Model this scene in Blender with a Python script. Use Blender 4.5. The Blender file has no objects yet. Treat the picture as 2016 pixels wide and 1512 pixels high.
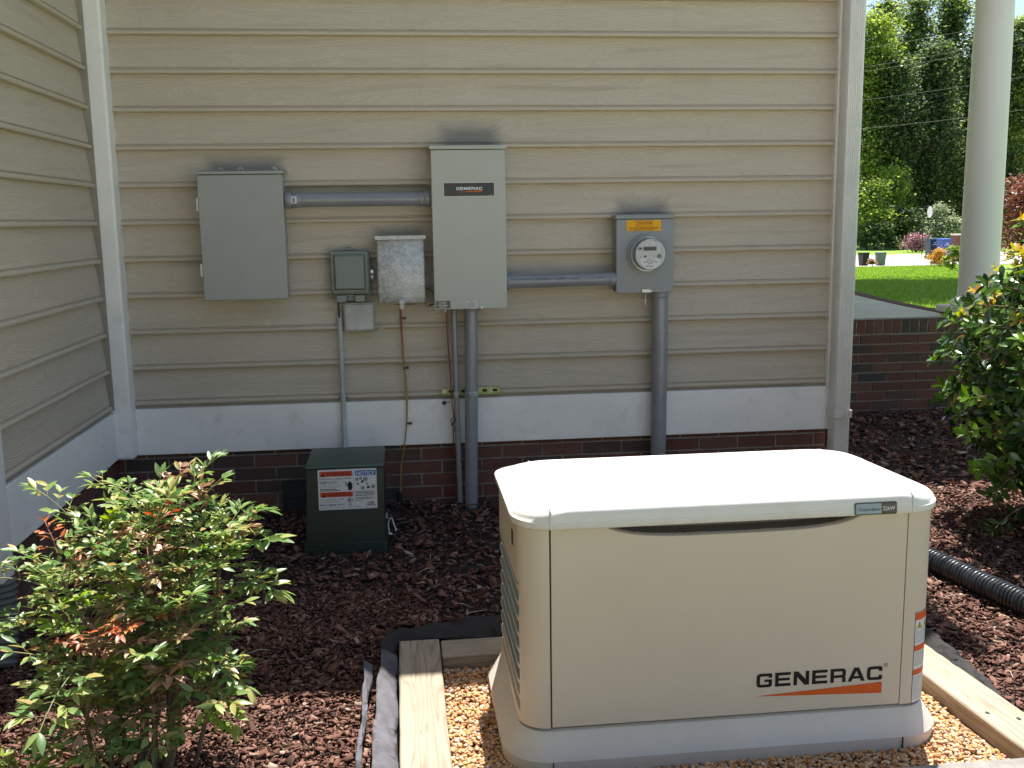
import bpy, math, random
import numpy as np
from mathutils import Vector, Matrix
from mathutils.geometry import tessellate_polygon

# ------------------------------------------------------------------ camera, sky, sun, exposure
scene = bpy.context.scene
COL = scene.collection
def cam_matrix(yaw, pitch, roll):
    return Matrix.Rotation(yaw, 3, 'Z') @ Matrix.Rotation(pitch, 3, 'X') @ Matrix.Rotation(roll, 3, 'Y')
cd = bpy.data.cameras.new('camera'); cam = bpy.data.objects.new('camera', cd); COL.objects.link(cam)
cd.sensor_width = 36.0; cd.lens = 1972.62 / 2016 * 36; cd.clip_start = 0.05; cd.clip_end = 2000
RM = cam_matrix(-0.1096, -0.1631, 0.0148)
cam.matrix_world = (RM @ Matrix(((1, 0, 0), (0, 0, -1), (0, 1, 0)))).to_4x4()
cam.location = (1.4452, -5.1266, 1.4956)
scene.camera = cam

SUN = Vector((0.12, 0.34, 1.0)).normalized()
EL = math.asin(SUN.z); AZ = math.atan2(SUN.x, SUN.y)
w = bpy.data.worlds.new('World'); scene.world = w; w.use_nodes = True
nt = w.node_tree; nt.nodes.clear()
sky = nt.nodes.new('ShaderNodeTexSky'); sky.sky_type = 'NISHITA'; sky.sun_disc = False
sky.sun_elevation = EL; sky.sun_rotation = AZ; sky.air_density = 1.0; sky.dust_density = 1.5; sky.ozone_density = 1.0
bg = nt.nodes.new('ShaderNodeBackground'); bg.inputs['Strength'].default_value = 0.074
wo = nt.nodes.new('ShaderNodeOutputWorld')
nt.links.new(sky.outputs[0], bg.inputs[0]); nt.links.new(bg.outputs[0], wo.inputs[0])
sl = bpy.data.lights.new('sun', 'SUN'); sl.energy = 4.4; sl.angle = math.radians(0.53); sl.color = (1.0, 0.95, 0.87)
so = bpy.data.objects.new('sun', sl); COL.objects.link(so)
so.rotation_euler = SUN.to_track_quat('Z', 'Y').to_euler(); so.location = (3, 4, 30)
scene.view_settings.view_transform = 'Standard'; scene.view_settings.look = 'None'
scene.view_settings.exposure = 1.46; scene.view_settings.gamma = 1.0; scene.view_settings.use_curve_mapping = False
scene.cycles.max_bounces = 8; scene.cycles.diffuse_bounces = 5; scene.cycles.transparent_max_bounces = 8
scene.cycles.caustics_reflective = False; scene.cycles.caustics_refractive = False

rnd = random.Random(7); rng = np.random.default_rng(11)
R = math.radians

# ------------------------------------------------------------------ materials
class N:
    """tiny node-expression helper"""
    def __init__(s, m):
        s.m = m; m.use_nodes = True; s.t = m.node_tree; s.b = s.t.nodes['Principled BSDF']
    def n(s, typ, **kw):
        o = s.t.nodes.new(typ)
        for k, v in kw.items():
            if k in o.inputs.keys(): s.set(o.inputs[k], v)
            else: setattr(o, k, v)
        return o
    def set(s, inp, v):
        if isinstance(v, bpy.types.NodeSocket): s.t.links.new(v, inp)
        else: inp.default_value = v
    def math(s, op, a, b=0.0, c=0.0, clamp=False):
        o = s.t.nodes.new('ShaderNodeMath'); o.operation = op; o.use_clamp = clamp
        for i, v in enumerate((a, b, c)): s.set(o.inputs[i], v)
        return o.outputs[0]
    def mapr(s, v, a, b, c=0.0, d=1.0, smooth=False):
        o = s.t.nodes.new('ShaderNodeMapRange'); o.interpolation_type = 'SMOOTHSTEP' if smooth else 'LINEAR'
        for i, x in enumerate((v, a, b, c, d)): s.set(o.inputs[i], x)
        return o.outputs[0]
    def obj(s, scale=(1, 1, 1)):
        tc = s.t.nodes.new('ShaderNodeTexCoord'); mp = s.t.nodes.new('ShaderNodeMapping')
        s.t.links.new(tc.outputs['Object'], mp.inputs[0]); mp.inputs['Scale'].default_value = scale
        return mp.outputs[0]
    def noise(s, vec, scale=5.0, detail=4.0, rough=0.55, dist=0.0):
        o = s.t.nodes.new('ShaderNodeTexNoise'); s.set(o.inputs['Vector'], vec)
        o.inputs['Scale'].default_value = scale; o.inputs['Detail'].default_value = detail
        o.inputs['Roughness'].default_value = rough; o.inputs['Distortion'].default_value = dist
        return o.outputs[0]
    def ramp(s, fac, stops):
        o = s.t.nodes.new('ShaderNodeValToRGB'); s.set(o.inputs[0], fac); e = o.color_ramp.elements
        while len(e) < len(stops): e.new(0.5)
        for i, (p, c) in enumerate(stops): e[i].position = p; e[i].color = (*c, 1)
        return o.outputs[0]
    def mix(s, f, a, b, mode='MIX'):
        o = s.t.nodes.new('ShaderNodeMix'); o.data_type = 'RGBA'; o.blend_type = mode
        s.set(o.inputs[0], f)
        for i, v in ((6, a), (7, b)):
            s.set(o.inputs[i], (*v, 1) if isinstance(v, tuple) and len(v) == 3 else v)
        return o.outputs[2]
    def bump(s, h, strength=0.3, dist=0.01):
        o = s.t.nodes.new('ShaderNodeBump'); s.set(o.inputs['Height'], h)
        o.inputs['Strength'].default_value = strength; o.inputs['Distance'].default_value = dist
        s.t.links.new(o.outputs[0], s.b.inputs['Normal'])
    def base(s, v):
        s.set(s.b.inputs['Base Color'], (*v, 1) if isinstance(v, tuple) and len(v) == 3 else v)
    def rand(s):
        return s.t.nodes.new('ShaderNodeNewGeometry').outputs['Random Per Island']

def mat(name, col, rough=0.5, metal=0.0, vary=0.06, vscale=6.0, bump=0.0, bscale=60.0, bdist=0.002, spec=0.5, dirt=0.0, coat=0.0):
    m = bpy.data.materials.new(name); k = N(m); v = k.obj()
    n1 = k.noise(v, vscale, 5, 0.6)
    c2 = tuple(max(0, c * (1 - 2.2 * vary)) for c in col); c1 = tuple(min(1, c * (1 + vary)) for c in col)
    c = k.mix(k.mapr(n1, 0.35, 0.65), c2, c1)
    if dirt > 0:
        n2 = k.noise(v, vscale * 3.7, 6, 0.7)
        c = k.mix(k.mapr(n2, 0.56, 0.74, 0, dirt), c, tuple(x * 0.45 for x in col))
    k.base(c); k.b.inputs['Metallic'].default_value = metal
    k.set(k.b.inputs['Roughness'], k.mapr(n1, 0.3, 0.7, rough * 0.88, min(1, rough * 1.12)))
    k.b.inputs['Specular IOR Level'].default_value = spec
    if coat: k.b.inputs['Coat Weight'].default_value = coat; k.b.inputs['Coat Roughness'].default_value = 0.15
    if bump: k.bump(k.noise(v, bscale, 4, 0.6), bump, bdist)
    return m

def flat(name, col, rough=0.45):
    m = bpy.data.materials.new(name); k = N(m); v = k.obj()
    k.base(k.mix(k.mapr(k.noise(v, 40, 3), 0.3, 0.7), tuple(c * 0.93 for c in col), col)); k.b.inputs['Roughness'].default_value = rough; k.b.inputs['Specular IOR Level'].default_value = 0.2
    return m

def siding_mat(name, overspray):
    m = bpy.data.materials.new(name); k = N(m)
    tc = k.t.nodes.new('ShaderNodeTexCoord'); sp = k.t.nodes.new('ShaderNodeSeparateXYZ'); k.t.links.new(tc.outputs['Object'], sp.inputs[0])
    X, Y, Z = sp.outputs
    board = k.math('FLOOR', k.math('DIVIDE', k.math('SUBTRACT', Z, 0.602), 0.178))
    along = k.math('ADD', X, Y)
    cb = k.t.nodes.new('ShaderNodeCombineXYZ')
    k.set(cb.inputs[0], k.math('ADD', k.math('MULTIPLY', along, 1.6), k.math('MULTIPLY', board, 7.31)))
    k.set(cb.inputs[1], k.math('MULTIPLY', board, 3.17)); k.set(cb.inputs[2], k.math('MULTIPLY', Z, 11.0))
    n = k.noise(cb.outputs[0], 1.0, 1.5, 0.45, 0.35)
    rings = k.math('SINE', k.math('MULTIPLY', n, 150.0))
    fine = k.noise(k.obj((8, 8, 160)), 1.0, 3, 0.6)
    frac = k.math('FRACT', k.math('DIVIDE', k.math('SUBTRACT', Z, 0.602), 0.178))
    face = k.mapr(frac, 0.15, 0.19)                      # embossed grain only on the board face, not on the bead
    h = k.math('ADD', k.math('MULTIPLY', k.math('MULTIPLY', rings, face), 0.5), k.math('MULTIPLY', fine, 0.55))
    k.bump(h, 0.6, 0.0018)
    big = k.noise(k.obj((0.8, 0.8, 2.5)), 1.0, 5, 0.65)
    c = k.mix(k.mapr(big, 0.32, 0.68), (0.505, 0.432, 0.333), (0.548, 0.470, 0.366))
    c = k.mix(k.mapr(k.math('MULTIPLY', rings, face), -1, 1, 0.0, 0.08), c, (0.20, 0.17, 0.125))
    st = k.noise(k.obj((9, 9, 1.1)), 1.0, 5, 0.7)
    c = k.mix(k.mapr(st, 0.56, 0.78, 0, 0.16), c, (0.22, 0.20, 0.17))
    # dark line in the groove just above each bead and grey overspray stains round the boxes
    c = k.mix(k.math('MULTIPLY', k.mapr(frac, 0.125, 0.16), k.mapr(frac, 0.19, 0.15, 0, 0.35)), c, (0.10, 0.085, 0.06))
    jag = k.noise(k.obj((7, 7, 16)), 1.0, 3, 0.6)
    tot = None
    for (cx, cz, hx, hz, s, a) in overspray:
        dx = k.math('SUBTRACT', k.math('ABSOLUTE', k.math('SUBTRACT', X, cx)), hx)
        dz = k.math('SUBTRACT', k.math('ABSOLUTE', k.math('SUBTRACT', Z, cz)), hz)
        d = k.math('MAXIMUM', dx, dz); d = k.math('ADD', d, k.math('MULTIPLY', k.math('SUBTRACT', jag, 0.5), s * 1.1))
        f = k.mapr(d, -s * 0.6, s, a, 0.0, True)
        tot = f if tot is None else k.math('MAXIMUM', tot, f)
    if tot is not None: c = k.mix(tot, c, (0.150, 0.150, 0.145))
    k.base(c); k.b.inputs['Roughness'].default_value = 0.55; k.b.inputs['Specular IOR Level'].default_value = 0.3
    return m

def wood_mat(name, axis):
    m = bpy.data.materials.new(name); k = N(m)
    sc = [16, 16, 16]; sc[axis] = 0.8
    v = k.obj(tuple(sc)); n = k.noise(v, 1.0, 2, 0.5, 0.6)
    g = k.math('SINE', k.math('MULTIPLY', n, 62.0))
    c = k.ramp(k.mapr(g, -1, 1), [(0.0, (0.24, 0.185, 0.13)), (0.12, (0.30, 0.245, 0.18)), (0.4, (0.335, 0.28, 0.21)), (1.0, (0.35, 0.295, 0.225))])
    st = k.noise(k.obj(), 6.0, 5, 0.7)
    c = k.mix(k.mapr(st, 0.48, 0.60, 0, 0.6), c, (0.25, 0.225, 0.185))
    s2 = [60, 60, 60]; s2[axis] = 2.0
    f = k.noise(k.obj(tuple(s2)), 1.0, 3, 0.7)
    c = k.mix(k.mapr(f, 0.62, 0.75, 0, 0.5), c, (0.16, 0.12, 0.08))
    k.base(c); k.b.inputs['Roughness'].default_value = 0.8; k.b.inputs['Specular IOR Level'].default_value = 0.25
    k.bump(k.math('ADD', k.math('MULTIPLY', g, 0.3), f), 0.5, 0.002)
    return m

def island_mat(name, stops, rough=0.8, bump=0.3, bscale=80, spec=0.3, tex=0.25, bdist=0.003):
    m = bpy.data.materials.new(name); k = N(m)
    c = k.ramp(k.rand(), stops); n = k.noise(k.obj(), bscale * 0.5, 5, 0.65)
    c = k.mix(k.mapr(n, 0.35, 0.7, 0, tex), c, (0.02, 0.015, 0.012))
    k.base(c); k.b.inputs['Roughness'].default_value = rough; k.b.inputs['Specular IOR Level'].default_value = spec
    k.bump(k.noise(k.obj(), bscale, 4, 0.65), bump, bdist)
    return m

def leaf_mat(name, stops, rough=0.4, trans=0.35, spec=0.5, seed_noise=0.0):
    m = bpy.data.materials.new(name); k = N(m)
    c = k.ramp(k.rand(), stops)
    if seed_noise: c = k.mix(k.mapr(k.noise(k.obj(), seed_noise, 3), 0.4, 0.65, 0, 0.5), c, stops[0][1])
    k.base(c); k.b.inputs['Roughness'].default_value = rough; k.b.inputs['Specular IOR Level'].default_value = spec
    tr = k.t.nodes.new('ShaderNodeBsdfTranslucent'); mx = k.t.nodes.new('ShaderNodeMixShader')
    hs = k.t.nodes.new('ShaderNodeHueSaturation'); k.set(hs.inputs['Color'], c)
    hs.inputs['Saturation'].default_value = 1.15; hs.inputs['Value'].default_value = 1.5; hs.inputs['Hue'].default_value = 0.49
    k.t.links.new(hs.outputs[0], tr.inputs[0]); mx.inputs[0].default_value = trans
    out = k.t.nodes['Material Output']
    k.t.links.new(k.b.outputs[0], mx.inputs[1]); k.t.links.new(tr.outputs[0], mx.inputs[2]); k.t.links.new(mx.outputs[0], out.inputs[0])
    return m

M = {}
M['siding'] = siding_mat('tan_siding_paint', [
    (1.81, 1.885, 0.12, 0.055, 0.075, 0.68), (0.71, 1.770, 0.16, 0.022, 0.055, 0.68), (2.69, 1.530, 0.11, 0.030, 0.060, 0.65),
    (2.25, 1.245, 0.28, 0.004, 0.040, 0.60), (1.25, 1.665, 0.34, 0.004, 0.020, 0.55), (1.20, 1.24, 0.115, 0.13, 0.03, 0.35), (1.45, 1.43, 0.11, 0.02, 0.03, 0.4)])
M['siding_side'] = siding_mat('tan_siding_paint_side', [])
M['trim'] = mat('white_trim_paint', (0.86, 0.83, 0.775), 0.5, vary=0.03, vscale=3, dirt=0.30, bump=0.12, bscale=25)
M['caulk'] = mat('caulk_trim', (0.30, 0.26, 0.20), 0.7)
M['brick'] = island_mat('red_brick', [(0.0, (0.175, 0.070, 0.050)), (0.35, (0.140, 0.057, 0.043)), (0.62, (0.185, 0.088, 0.064)), (0.82, (0.115, 0.064, 0.050)), (1.0, (0.065, 0.056, 0.048))], 0.85, 0.5, 90, tex=0.35)
M['mortar'] = mat('grey_mortar', (0.30, 0.265, 0.225), 0.9, vary=0.15, vscale=20, bump=0.5, bscale=120)
M['concrete'] = mat('pale_concrete', (0.56, 0.52, 0.47), 0.85, vary=0.06, vscale=2, bump=0.2, bscale=60)
M['enclosure'] = mat('grey_powder_coat', (0.320, 0.322, 0.300), 0.42, vary=0.03, vscale=4, bump=0.08, bscale=400, bdist=0.0006, spec=0.5)
M['switch_paint'] = mat('light_grey_green_powder_coat', (0.430, 0.430, 0.375), 0.45, vary=0.02, vscale=4, bump=0.08, bscale=400, bdist=0.0006)
M['meter_paint'] = mat('mid_grey_powder_coat', (0.265, 0.275, 0.272), 0.45, vary=0.03, vscale=4, bump=0.08, bscale=400, bdist=0.0006)
M['pvc'] = mat('grey_pvc', (0.245, 0.252, 0.268), 0.22, vary=0.05, vscale=5, dirt=0.15)
M['pvc_light'] = mat('weathered_light_pvc', (0.44, 0.44, 0.42), 0.5, vary=0.08, vscale=6, dirt=0.2)
M['phone_plastic'] = mat('grey_green_plastic', (0.200, 0.225, 0.190), 0.45, vary=0.05, vscale=7, dirt=0.15)
M['small_box'] = mat('chalky_grey_plastic', (0.50, 0.48, 0.45), 0.6, vary=0.10, vscale=9, dirt=0.25, bump=0.2, bscale=90)
M['print'] = mat('dark_print', (0.05, 0.05, 0.055))
M['gasket'] = mat('dark_grey_gasket', (0.10, 0.11, 0.10), 0.6)
def galv():
    m = bpy.data.materials.new('galvanised_steel'); k = N(m); v = k.obj()
    vo = k.t.nodes.new('ShaderNodeTexVoronoi'); k.set(vo.inputs['Vector'], v); vo.inputs['Scale'].default_value = 90
    sp = k.noise(v, 22, 6, 0.7)
    f = k.math('ADD', k.math('MULTIPLY', vo.outputs['Color'], 0.35), sp)
    k.base(k.ramp(f, [(0.35, (0.24, 0.25, 0.25)), (0.6, (0.38, 0.39, 0.39)), (0.85, (0.56, 0.56, 0.55))]))
    k.b.inputs['Metallic'].default_value = 0.45; k.set(k.b.inputs['Roughness'], k.mapr(f, 0.4, 0.9, 0.36, 0.6)); k.bump(sp, 0.15, 0.002); return m
M['galv'] = galv()
M['zinc'] = mat('bright_zinc', (0.45, 0.45, 0.44), 0.35, metal=0.8, vary=0.1, vscale=30)
M['strut'] = mat('green_gold_zinc_strut', (0.42, 0.50, 0.20), 0.35, metal=0.5, vary=0.15, vscale=15)
M['black'] = mat('black_plastic', (0.016, 0.017, 0.018), 0.4, vary=0.1)
M['rubber'] = mat('black_corrugated_plastic', (0.022, 0.024, 0.027), 0.32, vary=0.2, vscale=12, dirt=0.2, spec=0.6)
M['cream_wire'] = mat('cream_cable', (0.55, 0.50, 0.40), 0.5)
M['orange_wire'] = mat('faded_orange_cable', (0.40, 0.12, 0.05), 0.5)
M['yellow_wire'] = mat('faded_yellow_cable', (0.34, 0.25, 0.05), 0.5, dirt=0.2)
M['brown_wire'] = mat('brown_wire', (0.16, 0.055, 0.035), 0.5)
M['pedestal'] = mat('dark_green_paint', (0.016, 0.028, 0.019), 0.42, vary=0.12, vscale=6, dirt=0.2, bump=0.1, bscale=70)
M['pedestal_cap'] = mat('green_paint_cap', (0.055, 0.088, 0.068), 0.45, vary=0.10, vscale=6, dirt=0.15, bump=0.1, bscale=70)
M['gen_tan'] = mat('tan_powder_coat', (0.580, 0.498, 0.402), 0.40, vary=0.015, vscale=2, bump=0.10, bscale=500, bdist=0.0005, spec=0.45)
M['gen_lid'] = mat('white_lid_plastic', (0.66, 0.645, 0.625), 0.42, vary=0.015, vscale=3, spec=0.4)
def lidtop():
    m = M['gen_lid']; k = N(m); v = k.obj((1, 2.2, 1))
    src = k.b.inputs['Base Color'].links[0].from_socket
    c = k.mix(k.mapr(k.noise(v, 5.0, 6, 0.7), 0.50, 0.78, 0, 0.55), src, (0.52, 0.43, 0.31)); k.base(c)
lidtop()
M['gen_base'] = mat('pale_grey_base_plastic', (0.58, 0.535, 0.470), 0.55, vary=0.04, vscale=4, dirt=0.12, bump=0.08, bscale=200, bdist=0.0006)
M['louver'] = mat('blue_grey_louver', (0.26, 0.29, 0.30), 0.5)  # grey slot plastic, with the sky's reflection put into the colour
M['recess_shade'] = mat('grip_recess_shade', (0.15, 0.14, 0.12), 0.7)  # door scoop under the lid: its shade is put into the colour
M['gap'] = mat('dark_gap', (0.02, 0.02, 0.02), 0.8)
M['white_ink'] = flat('white_ink', (0.78, 0.78, 0.76)); M['black_ink'] = flat('black_ink', (0.012, 0.010, 0.012)); M['dark_ink'] = flat('soft_dark_ink', (0.06, 0.06, 0.07))
M['orange_ink'] = flat('orange_ink', (0.62, 0.105, 0.018)); M['red_ink'] = flat('red_orange_ink', (0.62, 0.085, 0.03)); M['blue_ink'] = flat('blue_ink', (0.02, 0.10, 0.36))
M['caution'] = flat('orange_yellow_sticker', (0.85, 0.42, 0.01)); M['yellow_ink'] = flat('yellow_ink', (0.75, 0.50, 0.05)); M['silver_ink'] = flat('silver_blue_foil', (0.30, 0.37, 0.40), 0.3)
M['paper'] = flat('white_paper_label', (0.66, 0.66, 0.64)); M['maroon_ink'] = flat('maroon_ink', (0.16, 0.012, 0.008)); M['grey_ink'] = flat('grey_ink', (0.25, 0.25, 0.25)); M['lcd'] = flat('olive_lcd', (0.085, 0.085, 0.05), 0.2)
M['plate'] = mat('black_nameplate', (0.016, 0.014, 0.013), 0.25)
M['timber_grey'] = mat('weathered_grey_timber', (0.23, 0.215, 0.20), 0.9, vary=0.15, vscale=14, dirt=0.3, bump=0.5, bscale=60)
M['timber_y'] = wood_mat('landscape_timber_lengthwise', 1); M['timber_x'] = wood_mat('landscape_timber_crosswise', 0)
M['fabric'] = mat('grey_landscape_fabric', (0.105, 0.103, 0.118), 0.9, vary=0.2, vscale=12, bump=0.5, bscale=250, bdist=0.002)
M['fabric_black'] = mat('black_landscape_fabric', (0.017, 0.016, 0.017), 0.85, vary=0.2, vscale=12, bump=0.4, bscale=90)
M['soil'] = mat('dark_mulch_soil', (0.030, 0.018, 0.013), 0.95, vary=0.4, vscale=25, bump=1.0, bscale=70, bdist=0.01)
M['chip'] = island_mat('mulch_chip_bark', [(0.0, (0.060, 0.026, 0.018)), (0.3, (0.118, 0.052, 0.036)), (0.60, (0.185, 0.086, 0.062)), (0.88, (0.255, 0.135, 0.100)), (0.965, (0.27, 0.18, 0.13)), (1.0, (0.42, 0.33, 0.25))], 0.85, 0.6, 160, tex=0.3)
M['pebble'] = island_mat('pea_gravel_stone', [(0.0, (0.48, 0.21, 0.065)), (0.2, (0.58, 0.32, 0.13)), (0.38, (0.40, 0.17, 0.06)), (0.52, (0.62, 0.39, 0.19)), (0.72, (0.62, 0.47, 0.31)), (0.86, (0.28, 0.13, 0.07)), (1.0, (0.70, 0.64, 0.56))], 0.55, 0.15, 150, tex=0.12)
M['bedding'] = mat('gravel_bedding', (0.26, 0.14, 0.065), 0.95, vary=0.3, vscale=60, bump=1.0, bscale=120, bdist=0.006)
def lawn():
    m = bpy.data.materials.new('lawn_grass'); k = N(m); v = k.obj()
    a = k.noise(v, 0.35, 6, 0.65); b = k.noise(k.obj((1, 0.6, 1)), 14, 4, 0.7)
    c = k.ramp(k.math('ADD', k.math('MULTIPLY', a, 0.5), k.math('MULTIPLY', b, 0.5)), [(0.32, (0.12, 0.20, 0.03)), (0.5, (0.18, 0.29, 0.05)), (0.68, (0.26, 0.37, 0.08))])
    k.base(c); k.b.inputs['Roughness'].default_value = 0.9; k.b.inputs['Specular IOR Level'].default_value = 0.15
    k.bump(k.noise(v, 60, 4, 0.7), 0.8, 0.03); return m
M['lawn'] = lawn()
M['blade'] = leaf_mat('grass_blade', [(0, (0.13, 0.23, 0.03)), (0.5, (0.21, 0.34, 0.06)), (1, (0.31, 0.43, 0.09))], 0.5, 0.4, 0.3)
M['road'] = mat('pale_concrete_road', (0.50, 0.45, 0.43), 0.9, vary=0.06, vscale=0.5, bump=0.2, bscale=30)
M['column'] = mat('white_column_paint', (0.76, 0.70, 0.705), 0.5, vary=0.02, vscale=2)
M['gutter_paint'] = mat('downspout_enamel', (0.72, 0.70, 0.65), 0.38, vary=0.04, vscale=4, dirt=0.12)
M['shingle'] = mat('grey_shingle', (0.12, 0.11, 0.10), 0.9, vary=0.2, vscale=8)
M['bark'] = mat('grey_brown_bark', (0.105, 0.080, 0.058), 0.9, vary=0.35, vscale=3, bump=0.8, bscale=20, bdist=0.03)
M['cane'] = mat('nandina_cane_bark', (0.17, 0.115, 0.07), 0.85, vary=0.3, vscale=40, bump=0.8, bscale=120)
M['twig'] = mat('green_twig', (0.15, 0.16, 0.05), 0.6, vary=0.2, vscale=20); M['red_twig'] = mat('reddish_twig', (0.24, 0.09, 0.05), 0.6)
M['nandina'] = leaf_mat('nandina_leaf_green', [(0, (0.07, 0.15, 0.045)), (0.35, (0.14, 0.25, 0.075)), (0.6, (0.23, 0.33, 0.11)), (0.8, (0.33, 0.38, 0.13)), (0.92, (0.36, 0.34, 0.11)), (1, (0.34, 0.24, 0.11))], 0.36, 0.35)
M['nandina_lime'] = leaf_mat('nandina_leaf_lime', [(0, (0.17, 0.29, 0.03)), (0.5, (0.24, 0.36, 0.045)), (1, (0.32, 0.38, 0.08))], 0.4, 0.35)
M['nandina_red'] = leaf_mat('nandina_leaf_red', [(0, (0.38, 0.07, 0.035)), (0.4, (0.50, 0.14, 0.05)), (0.7, (0.46, 0.22, 0.07)), (1, (0.52, 0.25, 0.19))], 0.4, 0.3)
M['nandina_pink'] = leaf_mat('nandina_leaf_bronze', [(0, (0.36, 0.20, 0.13)), (0.5, (0.47, 0.30, 0.21)), (1, (0.27, 0.24, 0.07))], 0.35, 0.25)
M['gloss'] = leaf_mat('glossy_evergreen_leaf', [(0, (0.018, 0.050, 0.012)), (0.5, (0.032, 0.082, 0.016)), (0.8, (0.060, 0.125, 0.022)), (1, (0.10, 0.17, 0.03))], 0.20, 0.15, 0.7)
M['gloss_new'] = leaf_mat('evergreen_new_leaf', [(0, (0.24, 0.32, 0.03)), (0.45, (0.34, 0.36, 0.05)), (0.75, (0.48, 0.34, 0.06)), (1, (0.50, 0.20, 0.05))], 0.25, 0.35)
M['gloss_mid'] = leaf_mat('evergreen_bright_leaf', [(0, (0.085, 0.19, 0.02)), (1, (0.16, 0.27, 0.04))], 0.22, 0.3, 0.6)
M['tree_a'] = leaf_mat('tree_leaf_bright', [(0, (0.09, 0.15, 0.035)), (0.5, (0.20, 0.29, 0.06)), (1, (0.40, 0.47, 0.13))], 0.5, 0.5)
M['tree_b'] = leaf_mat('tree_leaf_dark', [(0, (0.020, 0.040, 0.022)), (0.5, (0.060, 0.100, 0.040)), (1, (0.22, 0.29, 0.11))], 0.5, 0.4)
M['silver_leaf'] = leaf_mat('silver_green_leaf', [(0, (0.15, 0.20, 0.11)), (1, (0.33, 0.38, 0.24))], 0.5, 0.3)
M['maple_leaf'] = leaf_mat('red_maple_leaf', [(0, (0.13, 0.045, 0.032)), (0.6, (0.22, 0.085, 0.055)), (1, (0.30, 0.14, 0.10))], 0.5, 0.3)
M['purple_leaf'] = leaf_mat('purple_leaf', [(0, (0.20, 0.07, 0.10)), (1, (0.45, 0.25, 0.28))], 0.5, 0.2)
M['orange_leaf'] = leaf_mat('orange_leaf', [(0, (0.45, 0.24, 0.05)), (0.6, (0.62, 0.36, 0.08)), (1, (0.40, 0.38, 0.06))], 0.5, 0.3)
M['bin_navy'] = mat('navy_cart_plastic', (0.018, 0.035, 0.065), 0.45); M['bin_blue'] = mat('blue_cart_plastic', (0.025, 0.075, 0.30), 0.45)
M['can_grey'] = mat('grey_can_plastic', (0.19, 0.23, 0.24), 0.5); M['can_brown'] = mat('brown_can_plastic', (0.028, 0.022, 0.019), 0.5)
M['glass'] = mat('meter_glass', (0.55, 0.57, 0.58), 0.08)
def mglass():
    k = N(M['glass']); k.base((0.6, 0.62, 0.62)); k.b.inputs['Roughness'].default_value = 0.04; k.b.inputs['Alpha'].default_value = 0.10
    for l in list(k.b.inputs['Roughness'].links): k.t.links.remove(l)
mglass()
M['meter_face'] = mat('meter_face_plastic', (0.56, 0.56, 0.52), 0.4, vary=0.02)
M['alu'] = mat('satin_aluminium_ring', (0.40, 0.42, 0.43), 0.35, metal=0.5)

# ------------------------------------------------------------------ mesh helpers
class MB:
    def __init__(s): s.v = []; s.f = []; s.m = []
    def add(s, vs, fs, mi=0):
        o = len(s.v); s.v.extend([tuple(p) for p in vs]); s.f.extend([tuple(i + o for i in f) for f in fs]); s.m.extend([mi] * len(fs)); return s
    def box(s, x0, x1, y0, y1, z0, z1, mi=0):
        return s.add([(x0, y0, z0), (x1, y0, z0), (x1, y1, z0), (x0, y1, z0), (x0, y0, z1), (x1, y0, z1), (x1, y1, z1), (x0, y1, z1)],
                     [(0, 3, 2, 1), (4, 5, 6, 7), (0, 1, 5, 4), (1, 2, 6, 5), (2, 3, 7, 6), (3, 0, 4, 7)], mi)
    def hexa(s, p, mi=0):   # 8 corners, bottom ccw then top ccw
        return s.add(p, [(0, 3, 2, 1), (4, 5, 6, 7), (0, 1, 5, 4), (1, 2, 6, 5), (2, 3, 7, 6), (3, 0, 4, 7)], mi)
    def loft(s, rings, cap0=True, cap1=True, mi=0, closed=True):
        n = len(rings[0]); vs = [p for r in rings for p in r]; fs = []
        for k in range(len(rings) - 1):
            for i in range(n if closed else n - 1):
                j = (i + 1) % n; fs.append((k * n + i, k * n + j, (k + 1) * n + j, (k + 1) * n + i))
        if cap0: fs.append(tuple(reversed(range(n))))
        if cap1: fs.append(tuple((len(rings) - 1) * n + i for i in range(n)))
        return s.add(vs, fs, mi)
    def tube(s, pts, r, n=12, mi=0, caps=True):
        pts = [Vector(p) for p in pts]; rr = r if hasattr(r, '__len__') else [r] * len(pts)
        t0 = (pts[1] - pts[0]).normalized(); up = Vector((0, 0, 1)) if abs(t0.z) < 0.9 else Vector((1, 0, 0))
        u = t0.cross(up).normalized(); rings = []
        for i, p in enumerate(pts):
            t = (pts[min(i + 1, len(pts) - 1)] - pts[max(i - 1, 0)]).normalized()
            u = (u - t * u.dot(t)).normalized(); v = t.cross(u)
            rings.append([p + (u * math.cos(a) + v * math.sin(a)) * rr[i] for a in [2 * math.pi * k / n for k in range(n)]])
        return s.loft(rings, caps, caps, mi)
    def cyl(s, a, b, r, n=20, mi=0): return s.tube([a, b], r, n, mi)
    def mesh(s, name, mats, org=(0, 0, 0), smooth=None):
        me = bpy.data.meshes.new(name); o = Vector(org)
        me.from_pydata([tuple(Vector(p) - o) for p in s.v], [], s.f)
        for m in mats: me.materials.append(m)
        if len(mats) > 1: me.polygons.foreach_set('material_index', s.m)
        if smooth is not None:
            me.polygons.foreach_set('use_smooth', [True] * len(me.polygons))
            if smooth < 3: me.set_sharp_from_angle(angle=smooth)
        me.update(); return me

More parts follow.
